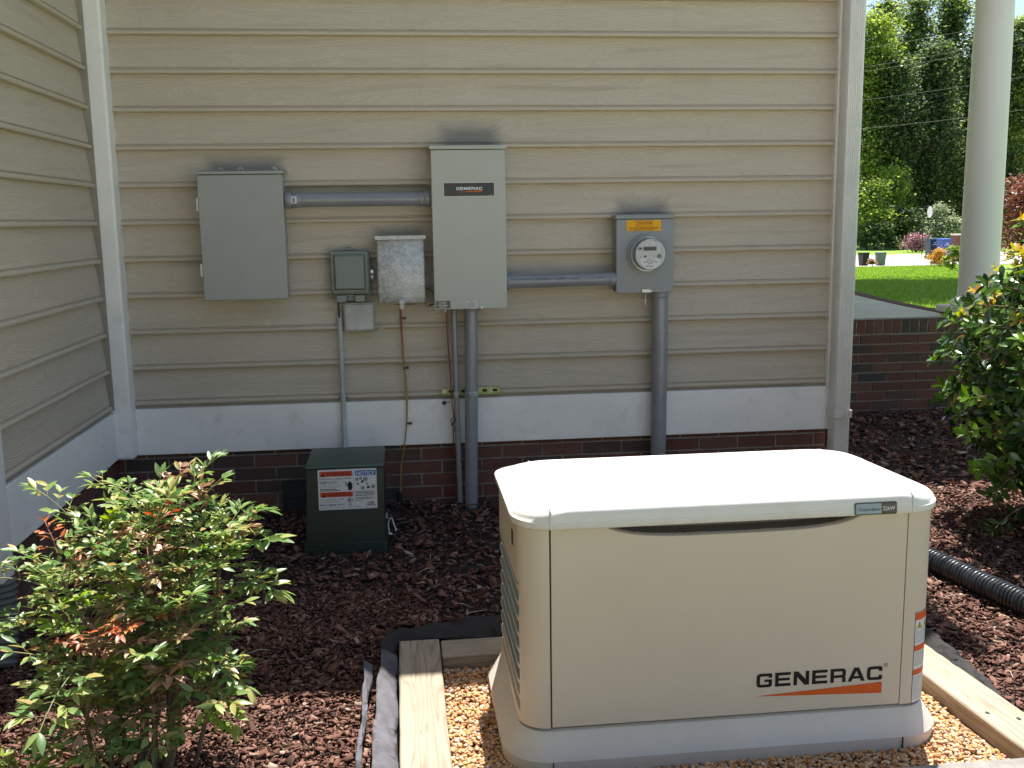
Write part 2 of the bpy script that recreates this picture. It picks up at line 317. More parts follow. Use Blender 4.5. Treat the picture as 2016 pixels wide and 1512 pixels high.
def tag(o, label=None, cat=None, group=None, kind=None):
    if label: o['label'] = label
    if cat: o['category'] = cat
    if group: o['group'] = group
    if kind: o['kind'] = kind
    return o
def thing(name, label, cat, loc=(0, 0, 0), group=None):
    o = bpy.data.objects.new(name, None); COL.objects.link(o); o.location = loc; o['org'] = loc
    o.empty_display_size = 0.1
    return tag(o, label, cat, group)
def org_of(p):
    while p.parent is not None: p = p.parent
    return tuple(p['org'])
def obj(name, mb, m, parent=None, loc=None, bevel=0.0, smooth=None, seg=2):
    mats = m if isinstance(m, (list, tuple)) else [m]
    org = org_of(parent) if parent is not None else (loc or (0, 0, 0))
    me = mb.mesh(name, mats, org, smooth)
    o = bpy.data.objects.new(name, me); COL.objects.link(o)
    if parent is not None: o.parent = parent
    else: o.location = org; o['org'] = org
    if bevel:
        b = o.modifiers.new('bevel', 'BEVEL'); b.width = bevel; b.segments = seg; b.limit_method = 'ANGLE'; b.angle_limit = R(35); b.harden_normals = False
        me.polygons.foreach_set('use_smooth', [True] * len(me.polygons)); me.set_sharp_from_angle(angle=R(40))
    return o
def np_obj(name, V, F, m, loc=(0, 0, 0), parent=None, smooth=False, mi=None):
    """V (n,3), F (k,4) or (k,3) arrays"""
    org = np.array(org_of(parent) if parent is not None else loc)
    mats = m if isinstance(m, (list, tuple)) else [m]
    me = bpy.data.meshes.new(name); k, c = F.shape
    me.vertices.add(len(V)); me.vertices.foreach_set('co', (V - org).astype(np.float32).ravel())
    me.loops.add(k * c); me.loops.foreach_set('vertex_index', F.astype(np.int32).ravel())
    me.polygons.add(k); me.polygons.foreach_set('loop_start', np.arange(0, k * c, c, dtype=np.int32))
    for x in mats: me.materials.append(x)
    if mi is not None: me.polygons.foreach_set('material_index', mi.astype(np.int32))
    if smooth: me.polygons.foreach_set('use_smooth', np.ones(k, dtype=bool))
    me.update(calc_edges=True)
    o = bpy.data.objects.new(name, me); COL.objects.link(o)
    if parent is not None: o.parent = parent
    else: o.location = loc; o['org'] = loc
    return o

def arc_pts(pts):
    """polygon corners (x, y, radius) -> rounded outline"""
    out = []; n = len(pts)
    for i, q in enumerate(pts):
        x, y = q[0], q[1]; r = q[2] if len(q) > 2 else 0
        if r <= 0: out.append((x, y)); continue
        p = Vector((x, y)); a = (Vector(pts[i - 1][:2]) - p); b = (Vector(pts[(i + 1) % n][:2]) - p)
        r = min(r, a.length * 0.49, b.length * 0.49); a = p + a.normalized() * r; b = p + b.normalized() * r
        for k in range(5):
            t = k / 4; out.append(tuple((1 - t) ** 2 * a + 2 * t * (1 - t) * p + t * t * b))
    return out
def rrect(x0, x1, y0, y1, r, n=8):
    out = []
    for cx, cy, a0 in ((x1 - r, y0 + r, -90), (x1 - r, y1 - r, 0), (x0 + r, y1 - r, 90), (x0 + r, y0 + r, 180)):
        for k in range(n + 1):
            a = R(a0 + 90 * k / n); out.append((cx + r * math.cos(a), cy + r * math.sin(a)))
    return out

_tc = {}
def text_mesh(body, bold=0.0):
    key = (body, bold)
    if key not in _tc:
        c = bpy.data.curves.new('t', 'FONT'); c.body = body; c.size = 1.0; c.offset = bold; c.resolution_u = 2; c.fill_mode = 'FRONT'
        o = bpy.data.objects.new('t', c); me = o.to_mesh()
        vs = [tuple(v.co[:2]) for v in me.vertices]; fs = [tuple(p.vertices) for p in me.polygons]
        o.to_mesh_clear(); bpy.data.objects.remove(o); bpy.data.curves.remove(c)
        _tc[key] = (vs, fs)
    return _tc[key]

class Label:
    """flat printed piece: a thin backing sheet and ink layers lifted 0.25 mm each"""
    def __init__(s, fmap): s.b = MB(); s.mats = []; s.f = fmap
    def mi(s, m):
        if m not in s.mats: s.mats.append(m)
        return s.mats.index(m)
    def poly(s, loops, m, lay):
        loops = [l if isinstance(l, list) else list(l) for l in loops]
        tri = tessellate_polygon([[Vector((x, y, 0)) for x, y in l] for l in loops])
        flatp = [p for l in loops for p in l]; out = []
        for a, b, c in tri:
            A, B, C = flatp[a], flatp[b], flatp[c]
            cr = (B[0] - A[0]) * (C[1] - A[1]) - (B[1] - A[1]) * (C[0] - A[0])
            if abs(cr) < 1e-14: continue
            out.append((a, b, c) if cr > 0 else (a, c, b))
        s.b.add([s.f(x, y, 0.0006 + lay * 0.0003) for x, y in flatp], out, s.mi(m)); return s
    def rect(s, x0, y0, x1, y1, m, lay=1, r=0.0):
        return s.poly([arc_pts([(x0, y0, r), (x1, y0, r), (x1, y1, r), (x0, y1, r)])], m, lay)
    def strip(s, x0, y0, x1, y1, m, lay=1, n=8):     # subdivided for curved surfaces
        P = []; F = []
        for i in range(n + 1):
            x = x0 + (x1 - x0) * i / n; P += [s.f(x, y0, 0.0006 + lay * 0.0003), s.f(x, y1, 0.0006 + lay * 0.0003)]
        for i in range(n): F.append((2 * i, 2 * i + 2, 2 * i + 3, 2 * i + 1))
        s.b.add(P, F, s.mi(m)); return s
    def text(s, body, x, y, h, m, lay=2, wid=None, bold=0.0, shear=0.0, align='l', sx=1.0):
        vs, fs = text_mesh(body, bold)
        xs = [v[0] for v in vs]; x0, x1 = min(xs), max(xs); sc = h / 0.70
        kx = sc * sx if wid is None else wid / (x1 - x0)
        W = (x1 - x0) * kx; ox = x if align == 'l' else (x - W / 2 if align == 'c' else x - W)
        s.b.add([s.f(ox + (vx - x0) * kx + shear * vy * sc, y + vy * sc, 0.0006 + lay * 0.0003) for vx, vy in vs], fs, s.mi(m)); return s
    def lines(s, x, y, wid, h, n, gap, m, lay=2, seed=1, ragged=0.2):      # print too small to read
        q = random.Random(seed)
        for i in range(n):
            xx = x; end = x + wid * (1 - q.random() * ragged)
            while xx < end:
                l = min(end - xx, h * q.uniform(1.5, 4.5))
                if l > h * 0.5: s.rect(xx, y - i * gap, xx + l, y - i * gap + h, m, lay)
                xx += l + h * 0.7
        return s
    def tri(s, pts, m, lay=2): return s.poly([pts], m, lay)
    def done(s, name, parent, loc=None): return obj(name, s.b, s.mats, parent, loc)

def front(x0, z0, y):        # label space -> a plane facing the viewer side (-y)
    return lambda u, v, h: (x0 + u, y - h, z0 + v)

W_ = 1.12; S_ = 0.25; H_ = 0.21
GLY = {
 'G': [[(W_, .68), (W_, 1, .30), (0, 1, .30), (0, 0, .30), (W_, 0, .22), (W_, .56), (W_ * .5, .56), (W_ * .5, .39), (W_ - S_, .39), (W_ - S_, H_, .06), (S_, H_, .10), (S_, 1 - H_, .10), (W_ - S_, 1 - H_, .06), (W_ - S_, .68)]],
 'C': [[(W_, .64), (W_, 1, .30), (0, 1, .30), (0, 0, .30), (W_, 0, .30), (W_, .35), (W_ - S_, .35), (W_ - S_, H_, .10), (S_, H_, .10), (S_, 1 - H_, .10), (W_ - S_, 1 - H_, .10), (W_ - S_, .64)]],
 'E': [[(0, 0), (0, 1), (W_, 1), (W_, 1 - H_), (S_, 1 - H_), (S_, .60), (W_ * .95, .60), (W_ * .95, .41), (S_, .41), (S_, H_), (W_, H_), (W_, 0)]],
 'N': [[(0, 0), (0, 1), (S_ * 1.3, 1), (W_ - S_, .40), (W_ - S_, 1), (W_, 1), (W_, 0), (W_ - S_ * 1.3, 0), (S_, .60), (S_, 0)]],
 'R': [[(0, 0), (0, 1), (W_, 1, .25), (W_, .47, .10), (W_ - .08, .42), (W_, .37, .10), (W_, 0), (W_ - S_, 0), (W_ - S_, .33, .05), (S_, .33), (S_, 0)], [(S_, .53), (W_ - S_, .53, .08), (W_ - S_, .80, .08), (S_, .80)]],
 'A': [[(-.06, 0), (.38, 1), (.74, 1), (W_ + .08, 0), (W_ - .21, 0), (W_ - .29, .20), (.29, .20), (.20, 0)], [(.37, .38), (W_ - .37, .38), (W_ * .5, .76)]],
}
def generac(L, x, y, width, m, lay, swoosh=None, sw=None):
    word = 'GENERAC'; gap = 0.22; tot = len(word) * W_ + (len(word) - 1) * gap; k = width / tot
    for i, ch in enumerate(word):
        L.poly([[(x + (i * (W_ + gap) + px) * k, y + py * k * 1.02) for px, py in arc_pts(l)] for l in GLY[ch]], m, lay)
    if swoosh: L.poly([[(x - .05 * k, y + sw[0] * k), (x + width, y + sw[0] * k), (x + width, y + sw[1] * k)]], swoosh, lay)
    return k

# ------------------------------------------------------------------ ground
def hgt(x, y):
    x = np.asarray(x, float); y = np.asarray(y, float)
    h = np.full(np.broadcast(x, y).shape, 0.0)
    h = h + np.interp(y, [-8, -2.9, -1.6, 0, 1.6, 8, 14, 42, 58, 75, 400], [-0.15, -0.02, 0.0, 0.02, 0.085, 0.10, 0.0, -1.05, -1.25, -1.35, -1.5])
    return h
def grid_obj(name, xs, ys, zf, m, kind='structure', noise=0.0, seed=0):
    X, Y = np.meshgrid(xs, ys, indexing='ij'); Z = zf(X, Y)
    if noise: Z = Z + np.random.default_rng(seed).normal(0, noise, Z.shape)
    V = np.stack([X, Y, Z], -1).reshape(-1, 3); nx, ny = len(xs), len(ys)
    I = np.arange(nx * ny).reshape(nx, ny)
    F = np.stack([I[:-1, :-1], I[1:, :-1], I[1:, 1:], I[:-1, 1:]], -1).reshape(-1, 4)
    o = np_obj(name, V, F, m, smooth=True); tag(o, kind=kind); return o
xs = np.concatenate([np.linspace(-300, -10, 20), np.linspace(-8, 12, 41), np.linspace(14, 70, 57), np.linspace(75, 400, 20)])
ys = np.concatenate([np.linspace(-200, -10, 16), np.linspace(-8, 14, 45), np.linspace(15, 100, 86), np.linspace(110, 500, 20)])
grid_obj('lawn', xs, ys, lambda X, Y: hgt(X, Y) - 0.03 - 0.06 * ((X > -1) & (X < 6) & (Y > -3.5) & (Y < 1.8)), M['lawn'])
BX = np.linspace(-0.3, 5.9, 125); BY = np.linspace(-3.9, 2.2, 123)
o = grid_obj('mulch_bed', BX, BY, lambda X, Y: hgt(X, Y) - 0.012 + 0.010 * np.sin(X * 9 + 2 * np.sin(Y * 5)) * np.sin(Y * 8 + X * 3) + 0.03 * np.exp(-((X - 1.55) ** 2 + (Y + .1) ** 2) / .12) - 0.05 * ((X > 1.5) & (X < 3.15) & (Y < -1.9) & (Y > -2.85)), M['soil'], noise=0.004, seed=2)
def bed_h(x, y): return hgt(x, y) + 0.010 * np.sin(x * 9 + 2 * np.sin(y * 5)) * np.sin(y * 8 + x * 3) + 0.03 * np.exp(-((x - 1.55) ** 2 + (y + .1) ** 2) / .12)

b = MB(); b.box(-30, 16, -40, -5.4, -.16, -.085); tag(obj('bounce_slab', b, M['concrete']), kind='structure')  # unseen slab added behind the camera to bounce warm light
# bark chips
def chips(n, seed, xr, yr, smin, smax):
    g = np.random.default_rng(seed)
    x = g.uniform(*xr, n); y = g.uniform(*yr, n)
    keep = ~((x > 1.36) & (x < 3.24) & (y > -2.95) & (y < -1.74)) & (x > 0.03) & ~((y > -0.04) & (x < 3.78)) & ~((x > 0.97) & (x < 1.37) & (y > -0.72) & (y < -0.28))
    x = x[keep]; y = y[keep]; n = len(x)
    L = (smin + (smax - smin) * g.random(n) ** 1.6) * np.where(g.random(n) < 0.06, 1.8, 1); Wd = L * g.uniform(0.22, 0.85, n); T = g.uniform(0.002, 0.007, n)
    Wd = np.where(g.random(n) < 0.16, L * 0.12, Wd)
    base = np.array([[-.5, -.5, -.5], [.5, -.34, -.5], [.5, .34, -.5], [-.5, .5, -.5], [-.46, -.40, .5], [.40, -.30, .5], [.44, .28, .5], [-.42, .44, .5]])
    P = base[None] + g.normal(0, 0.16, (n, 8, 3)) * np.array([1, 1, 0.5])
    P = P * np.stack([L, Wd, T], -1)[:, None, :]
    yaw = g.uniform(0, 2 * np.pi, n); pit = g.normal(0, 0.30, n); rol = g.normal(0, 0.45, n)
    cy, sy = np.cos(yaw), np.sin(yaw); cp, sp = np.cos(pit), np.sin(pit); cr, sr = np.cos(rol), np.sin(rol)
    X, Y, Z = P[..., 0], P[..., 1], P[..., 2]
    Y, Z = Y * cr[:, None] - Z * sr[:, None], Y * sr[:, None] + Z * cr[:, None]
    X, Z = X * cp[:, None] + Z * sp[:, None], -X * sp[:, None] + Z * cp[:, None]
    X, Y = X * cy[:, None] - Y * sy[:, None], X * sy[:, None] + Y * cy[:, None]
    z = bed_h(x, y) + g.uniform(-0.004, 0.014, n) + L * 0.08
    V = np.stack([X + x[:, None], Y + y[:, None], Z + z[:, None]], -1).reshape(-1, 3)
    F = np.array([(0, 3, 2, 1), (4, 5, 6, 7), (0, 1, 5, 4), (1, 2, 6, 5), (2, 3, 7, 6), (3, 0, 4, 7)])
    return V, (F[None] + (np.arange(n) * 8)[:, None, None]).reshape(-1, 4)
parts = [chips(36000, 1, (0, 5.6), (-3.5, -1.0), 0.010, 0.038), chips(22000, 2, (0, 5.6), (-1.0, 1.6), 0.012, 0.044), chips(34000, 3, (0, 1.5), (-3.1, -1.2), 0.005, 0.022), chips(26000, 5, (3.1, 4.8), (-3.1, -.2), 0.006, 0.024)]
off = 0; VV = []; FF = []
for v, f in parts: VV.append(v); FF.append(f + off); off += len(v)
tag(np_obj('bark_mulch', np.concatenate(VV), np.concatenate(FF), M['chip']), 'reddish brown bark mulch chips covering the planting bed', 'mulch', kind='stuff')

# ------------------------------------------------------------------ house
house = thing('house', 'beige lap-sided house corner with white trim on a red brick foundation', 'house', (0, 0, 0))
LZ = 0.602        # bottom edge of the lowest visible lap (0.78 - 0.178)
PROF = [(0.010, 0.0005), (-0.025, 0.0005), (-0.0300, 0.0025), (-0.0325, 0.007), (-0.0330, 0.011), (-0.0315, 0.0155), (-0.0280, 0.0190), (-0.0220, 0.0210), (-0.0180, 0.0222), (-0.0180, 0.0250), (-0.0220, 0.0280), (0.0080, 0.1785)]
def siding(name, axis, a0, a1, m, nb=24):
    b = MB(); segs = 14
    for k in range(nb):
        z0 = LZ + 0.178 * k - (0.0 if k else 0.0)
        rings = []
        for i in range(segs + 1):
            t = a0 + (a1 - a0) * i / segs
            rings.append([(t, min(y, .004), z0 + z) if axis == 'x' else (-min(y, -.005), t, z0 + z) for y, z in PROF])
        if axis == 'y': rings = rings
        b.loft(rings, False, False, closed=False)
    return obj(name, b, m, house, smooth=R(28))
siding('siding', 'x', 0.05, 3.72, M['siding']); siding('siding', 'y', -0.05, -7.0, M['siding_side'])
b = MB(); b.box(-8, 3.72, 0.03, 9.0, 0.30, 4.75); b.box(-8, -0.03, -9.0, 0.028, 0.30, 4.75); obj('wall_core', b, M['siding_side'], house)
# trim boards: skirts, inside corner post, caulk strips
b = MB(); b.box(0.112, 3.705, -0.036, -0.001, 0.350, 0.586); obj('skirt_board', b, M['trim'], house, bevel=0.003)
b = MB(); b.box(0.001, 0.034, -7.0, -0.112, 0.350, 0.586); obj('skirt_board', b, M['trim'], house, bevel=0.003)
b = MB(); b.box(0.112, 3.705, -0.017, -0.001, 0.586, 0.602); b.box(0.001, 0.017, -7.0, -0.112, 0.586, 0.602); b.box(0.001, 0.037, -0.134, -0.1135, 0.602, 4.7); obj('caulk_strip', b, M['caulk'], house)
b = MB(); b.box(0.001, 0.112, -0.113, -0.001, 0.347, 4.72); obj('corner_post', b, M['trim'], house, bevel=0.012, seg=3)
b = MB(); b.box(3.705, 3.745, -0.040, 0.10, 0.350, 4.72); obj('corner_board', b, M['trim'], house, bevel=0.004)
# brick foundation
def brick_wall(name, parent, axis, a0, a1, plane, z0, z1, phase, seed, flip=1, skip=None, mats=None, mortar_back=0.007, soldier=False):
    """axis 'x': wall along x at y=plane facing -y ; axis 'y': wall along y at x=plane facing +x"""
    q = random.Random(seed); b = MB(); z = z1; row = 0
    def put(u0, u1, w0, w1):
        d = q.uniform(-0.0012, 0.0012)
        if axis == 'x': b.box(u0, u1, plane - 0.001 + d, plane + 0.06, w0, w1, 0)
        else: b.box(plane - 0.06, plane + 0.001 + d, u0, u1, w0, w1, 0)
    if soldier:
        u = a0
        while u < a1 - 0.02: put(u + .004, min(u + 0.0575, a1), z1 - 0.100, z1 - .004); u += 0.0665
        z = z1 - 0.108
    while z > z0 - 0.06:
        off = (0.1065 if row % 2 else 0.0) + phase; u = a0 - off
        while u < a1:
            u0, u1 = max(u + 0.005, a0), min(u + 0.208, a1)
            if skip and z - 0.068 < skip[3] - .02 and z > skip[2]:
                if u0 < skip[0] < u1: u1 = skip[0]
                elif u0 < skip[1] < u1: u0 = skip[1]
                elif u0 >= skip[0] and u1 <= skip[1]: u1 = u0
            if u1 - u0 > 0.02:
                j = q.uniform(-.001, .001); put(u0 + j, u1 + j, z - 0.0630, z - 0.005 + j)
            u += 0.213
        z -= 0.0680; row += 1
    if axis == 'x': b.box(a0, a1, plane + mortar_back, plane + 0.058, z0 - 0.1, z1 + 0.002, 1)
    else: b.box(plane - 0.058, plane - mortar_back, a0, a1, z0 - 0.1, z1 + 0.002, 1)
    return obj(name, b, [M['brick'], M['mortar']], parent, bevel=0.0)
brick_wall('brick_foundation', house, 'x', 0.0, 3.72, -0.006, -0.02, 0.392, 0.07, 5, skip=(0.808, 1.152, -0.01, 0.19))
brick_wall('brick_foundation', house, 'y', -7.0, -0.008, 0.006, -0.15, 0.392, 0.03, 6)
b = MB(); b.box(-8, 3.70, 0.06, 8.9, -0.3, 0.29); b.box(-8, -0.06, -8.9, 0.0, -0.3, 0.29); obj('foundation_core', b, M['mortar'], house)
b = MB(); b.box(0.81, 1.15, -0.012, 0.02, 0.0, 0.014); b.box(0.81, 1.15, -0.012, 0.02, 0.170, 0.184); b.box(0.81, 0.824, -0.012, 0.02, 0.014, 0.170); b.box(1.136, 1.15, -0.012, 0.02, 0.014, 0.170); b.box(0.824, 1.136, -0.011, 0.0, 0.088, 0.096)
v = obj('crawl_space_vent', b, M['black'], house)
b = MB()
for i in range(40):
    x = 0.826 + i * 0.0078
    for (za, zb) in ((0.014, 0.088), (0.096, 0.170)):
        dx = 0.02 if i % 2 else -0.02
        b.tube([(x, -0.006, za), (min(max(x + dx, 0.826), 1.134), -0.006, zb)], 0.0012, 4)
obj('mesh_screen', b, M['gasket'], v)
b = MB(); b.box(0.812, 1.148, -0.0035, 0.0, -0.02, 0.182); obj('vent_back', b, M['gap'], house)
# eave and roof over this wall (its edge draws the shade line on the mulch)
b = MB()
b.hexa([(-8.5, -0.50, 4.50), (3.98, -0.50, 4.50), (3.98, 9.5, 4.50), (-8.5, 9.5, 4.50), (-8.5, -0.50, 4.66), (3.98, -0.50, 4.66), (3.98, 4.5, 6.6), (-8.5, 4.5, 6.6)])
b.hexa([(-8.5, -9.0, 4.501), (0.32, -9.0, 4.501), (0.32, -0.501, 4.501), (-8.5, -0.501, 4.501), (-8.5, -9, 4.661), (0.32, -9, 4.661), (-3.5, -0.501, 6.2), (-8.5, -0.501, 6.2)])
obj('roof', b, M['shingle'], house)

# ------------------------------------------------------------------ porch
FZ = 0.755; PY = 1.62
porch = thing('porch', 'shaded brick porch with a pale concrete floor beyond the house corner', 'porch', (5.0, 2.5, 0.08))
brick_wall('brick_wall', porch, 'x', 3.72, 5.86, PY, 0.0, FZ - 0.0, 0.11, 9, soldier=True)
edge = [(3.72, PY + .10), (5.45, PY + .10), (5.47, 2.0), (5.50, 2.6), (5.58, 3.3), (5.68, 4.0), (5.85, 5.0), (6.1, 6.5), (6.4, 9.0), (3.72, 9.0)]
b = MB(); b.loft([[(x, y, z) for x, y in edge] for z in (FZ - .08, FZ - .002)]); obj('concrete_floor', b, M['concrete'], porch)
b = MB(); q = random.Random(4)
outer = [(5.86, PY + .0), (5.86, 1.95), (5.70, 2.15), (5.60, 2.35), (5.64, 2.9), (5.74, 3.6), (5.84, 4.15), (6.03, 5.2), (6.28, 6.7), (6.56, 9.0)]; inner = [(5.452, PY + .0), (5.472, 2.0), (5.502, 2.6), (5.582, 3.3), (5.682, 4.0), (5.852, 5.0), (6.102, 6.5), (6.402, 9.0)]
def samp(pl, n):
    P = [Vector(p) for p in pl]; d = [0]
    for i in range(1, len(P)): d.append(d[-1] + (P[i] - P[i - 1]).length)
    out = []
    for k in range(n + 1):
        t = d[-1] * k / n; i = max(j for j in range(len(d)) if d[j] <= t + 1e-9); i = min(i, len(P) - 2)
        out.append(P[i].lerp(P[i + 1], (t - d[i]) / (d[i + 1] - d[i])))
    return out
si, so_ = samp(inner, 108), samp(outer, 108)
for k in range(108):
    a, c, e, g_ = si[k], so_[k], so_[k + 1], si[k + 1]
    a2 = a.lerp(g_, .08); g2 = a.lerp(g_, .92); c2 = c.lerp(e, .08); e2 = c.lerp(e, .92)
    b.hexa([(*a2, FZ - .1), (*c2, FZ - .1), (*e2, FZ - .1), (*g2, FZ - .1), (*a2, FZ + .002), (*c2, FZ + .002), (*e2, FZ + .002), (*g2, FZ + .002)], 0)
b.loft([[(*p, z) for p in si + so_[::-1]] for z in (-0.2, FZ - .006)], mi=1)
obj('brick_border', b, [M['brick'], M['mortar']], porch)
b = MB(); q = random.Random(3); x = 3.72
while x < 5.44: b.box(x + .004, min(x + .0625, 5.446), PY, PY + .096, FZ - .02, FZ + .001, 0); x += .0665
b.box(3.72, 5.448, PY + .004, PY + .098, FZ - .05, FZ - .003, 1); obj('brick_border', b, [M['brick'], M['mortar']], porch)
CX, CY = 5.685, 1.86
b = MB(); b.box(CX - .205, CX + .205, CY - .215, CY + .205, FZ + .004, FZ + .058)
colp = obj('column_plinth', b, M['column'], porch, bevel=.006)
prof = [(.176, .058), (.186, .072), (.184, .092), (.168, .106), (.152, .112), (.150, .124), (.142, .130)]
b = MB(); b.loft([[(CX + r * math.cos(2 * math.pi * i / 48), CY + r * math.sin(2 * math.pi * i / 48), FZ + z) for i in range(48)] for r, z in prof]); obj('column_base', b, M['column'], porch, smooth=R(50))
b = MB(); b.loft([[(CX + r * math.cos(2 * math.pi * i / 48), CY + r * math.sin(2 * math.pi * i / 48), FZ + z) for i in range(48)] for r, z in [(.138, .130), (.137, .3), (.134, 1.2), (.128, 2.2), (.119, 3.1), (.112, 3.74)]]); obj('column_shaft', b, M['column'], porch, smooth=R(50))
b = MB(); b.loft([[(x, y, z) for x, y in [(3.9, 1.55), (6.3, 1.55), (6.5, 3.0), (6.7, 5.0), (7.0, 9.6), (3.9, 9.6)]] for z in (4.50, 4.80)]); obj('porch_roof', b, M['trim'], porch)

# ------------------------------------------------------------------ downspouts
def downspout(name, label, x0, x1, y0, y1, zb, zt, strap_z, face='front', group=None):
    t = thing(name, label, 'downspout', ((x0 + x1) / 2, (y0 + y1) / 2, zb), group)
    W = x1 - x0; n = 36; outl = []
    for i in range(n + 1):                    # ribbed front face
        u = i / n; rib = 0.0022 * math.sin(u * math.pi * 2 * 7) if 0.1 < u < 0.9 else 0.0
        outl.append((x0 + 0.008 + (W - .016) * u, y0 + 0.004 + rib))
    outl += [(x1, y0 + .014), (x1, y1 - .01), (x1 - .01, y1), (x0 + .01, y1), (x0, y1 - .01), (x0, y0 + .014)]
    b = MB(); b.loft([[(x, y, z) for x, y in outl] for z in (zb, zt)]); obj('pipe', b, M['gutter_paint'], t, smooth=R(40))
    for sz in strap_z:
        b = MB()
        b.box(x0 - .004, x0 + W * .56, y0 - .006, y0 - .0015, sz, sz + .040); b.box(x0 + W * .60, x1 + .004, y0 - .0062, y0 - .0016, sz, sz + .040)
        b.box(x0 - .005, x0 - .001, y0 - .001, y1 - .004, sz, sz + .040); b.box(x1 + .001, x1 + .005, y0 - .001, y1 - .004, sz, sz + .040)
        s = obj('strap', b, M['gutter_paint'], t, bevel=.001)
        for xx in (x0 + W * .40, x0 + W * .80): b = MB(); b.cyl((xx, y0 - .0105, sz + .02), (xx, y0 - .0062, sz + .02), .0035, 10); obj('screw', b, M['zinc'], s)
    return t
downspout('downspout', 'tall ribbed white downspout at the right-hand outer corner of the siding', 3.712, 3.802, -0.135, -0.045, 0.05, 4.5, (0.43,))

# ------------------------------------------------------------------ boxes on the wall
def enclosure(b, x0, x1, y0, y1, z0, z1): b.box(x0, x1, y0, y1, z0, z1)
# breaker panel
t = thing('breaker_panel', 'blank grey steel breaker panel, the leftmost and widest box on the siding', 'electrical box', (0.707, -0.02, 1.13))
b = MB(); b.box(0.516, 0.900, -0.160, -0.022, 1.135, 1.725); obj('enclosure', b, M['enclosure'], t, bevel=.003)
b = MB(); b.box(0.510, 0.906, -0.180, -0.1615, 1.130, 1.722); obj('cover', b, M['enclosure'], t, bevel=.0035)
b = MB(); b.hexa([(0.504, -0.186, 1.724), (0.912, -0.186, 1.724), (0.912, -0.020, 1.732), (0.504, -0.020, 1.732), (0.504, -0.186, 1.738), (0.912, -0.186, 1.738), (0.912, -0.020, 1.750), (0.504, -0.020, 1.750)]); obj('rain_cap', b, M['enclosure'], t, bevel=.002)
for z in (1.585, 1.275):
    b = MB(); b.box(0.500, 0.5095, -0.176, -0.150, z - .03, z + .03); b.cyl((0.499, -0.166, z - .026), (0.499, -0.166, z + .026), .005, 10); obj('latch', b, M['zinc'], t)
for x in (0.60, 0.695, 0.855):
    b = MB(); b.tube([(x - .012, -.060, 1.746), (x - .004, -.062, 1.756), (x + .006, -.060, 1.757), (x + .014, -.060, 1.747)], [.005, .008, .007, .004], 8); obj('sealant_blob', b, M['galv'], t, smooth=R(60))
# transfer switch
t = thing('transfer_switch', 'tall light grey-green transfer switch with a black nameplate between the conduits', 'electrical box', (1.791, -0.02, 1.06))
b = MB(); b.box(1.616, 1.966, -0.172, -0.022, 1.068, 1.832); obj('enclosure', b, M['switch_paint'], t, bevel=.003)
cov = MB(); cov.box(1.611, 1.971, -0.192, -0.1735, 1.060, 1.829); cover = obj('cover', cov, M['switch_paint'], t, bevel=.0035)
b = MB(); b.hexa([(1.604, -0.200, 1.831), (1.978, -0.200, 1.831), (1.978, -0.020, 1.838), (1.604, -0.020, 1.838), (1.604, -0.200, 1.849), (1.978, -0.200, 1.849), (1.978, -0.020, 1.862), (1.604, -0.020, 1.862)]); obj('rain_cap', b, M['switch_paint'], t, bevel=.002)
b = MB(); L = Label(front(1.671, 1.609, -0.1925))
L.rect(-.002, -.002, .246, .065, M['white_ink'], 0, .004); L.rect(0, 0, .244, .063, M['plate'], 1, .004)
k = generac(L, .060, .029, .126, M['white_ink'], 2, M['orange_ink'], (-.72, -.12)); L.lines(.222, .004, .018, .002, 1, .003, M['grey_ink'], 2)
pl = L.done('nameplate', t)
L = Label(front(1.618, 1.067, -0.1925)); L.rect(0, 0, .071, .037, M['plate'], 1); L.lines(.012, .029, .046, .0028, 1, .008, M['paper'], 2, 3); L.lines(.018, .021, .034, .003, 1, .008, M['paper'], 2, 4); L.lines(.006, .013, .060, .003, 1, .008, M['paper'], 2, 5); L.lines(.014, .005, .044, .003, 1, .008, M['paper'], 2, 6); L.done('black_label', t)
L = Label(front(1.766, 1.064, -0.1925)); L.rect(0, 0, .054, .036, M['paper'], 1); L.rect(.020, .031, .034, .034, M['red_ink'], 2); L.lines(.003, .027, .048, .0016, 7, .0038, M['dark_ink'], 2, 8, .1); L.done('white_label', t)
b = MB(); b.cyl((1.843, -0.1995, 1.068), (1.843, -0.192, 1.068), .0065, 16); obj('cover_screw', b, M['white_ink'], t)
b = MB(); b.cyl((1.664, -0.16, 1.045), (1.664, -0.16, 1.06), .006, 10); obj('drain_fitting', b, M['zinc'], t)
# meter socket box
t = thing('meter_socket_box', 'grey steel meter box with an orange CAUTION sticker at the right of the siding', 'electrical box', (2.68, -0.02, 1.12))
b = MB(); b.box(2.536, 2.824, -0.118, -0.022, 1.122, 1.502); obj('enclosure', b, M['meter_paint'], t, bevel=.003)
b = MB(); b.box(2.532, 2.828, -0.136, -0.1195, 1.117, 1.486); obj('cover', b, M['meter_paint'], t, bevel=.003)
b = MB(); b.box(2.528, 2.832, -0.140, -0.022, 1.488, 1.508); obj('top_edge', b, M['meter_paint'], t, bevel=.002)
b = MB(); b.cyl((2.645, -0.075, 1.505), (2.645, -0.075, 1.514), .034, 24); b.box(2.615, 2.695, -.115, -.04, 1.505, 1.512); obj('hub_plate', b, M['meter_paint'], t)
L = Label(front(2.584, 1.427, -0.1365)); L.rect(0, 0, .176, .054, M['caution'], 1); L.text('CAUTION', .090, .0325, .0115, M['maroon_ink'], 2, wid=.080, bold=.02, align='c'); L.text('BURIED ELECTRIC CABLE', .090, .0235, .0045, M['maroon_ink'], 2, wid=.088, bold=.015, align='c')
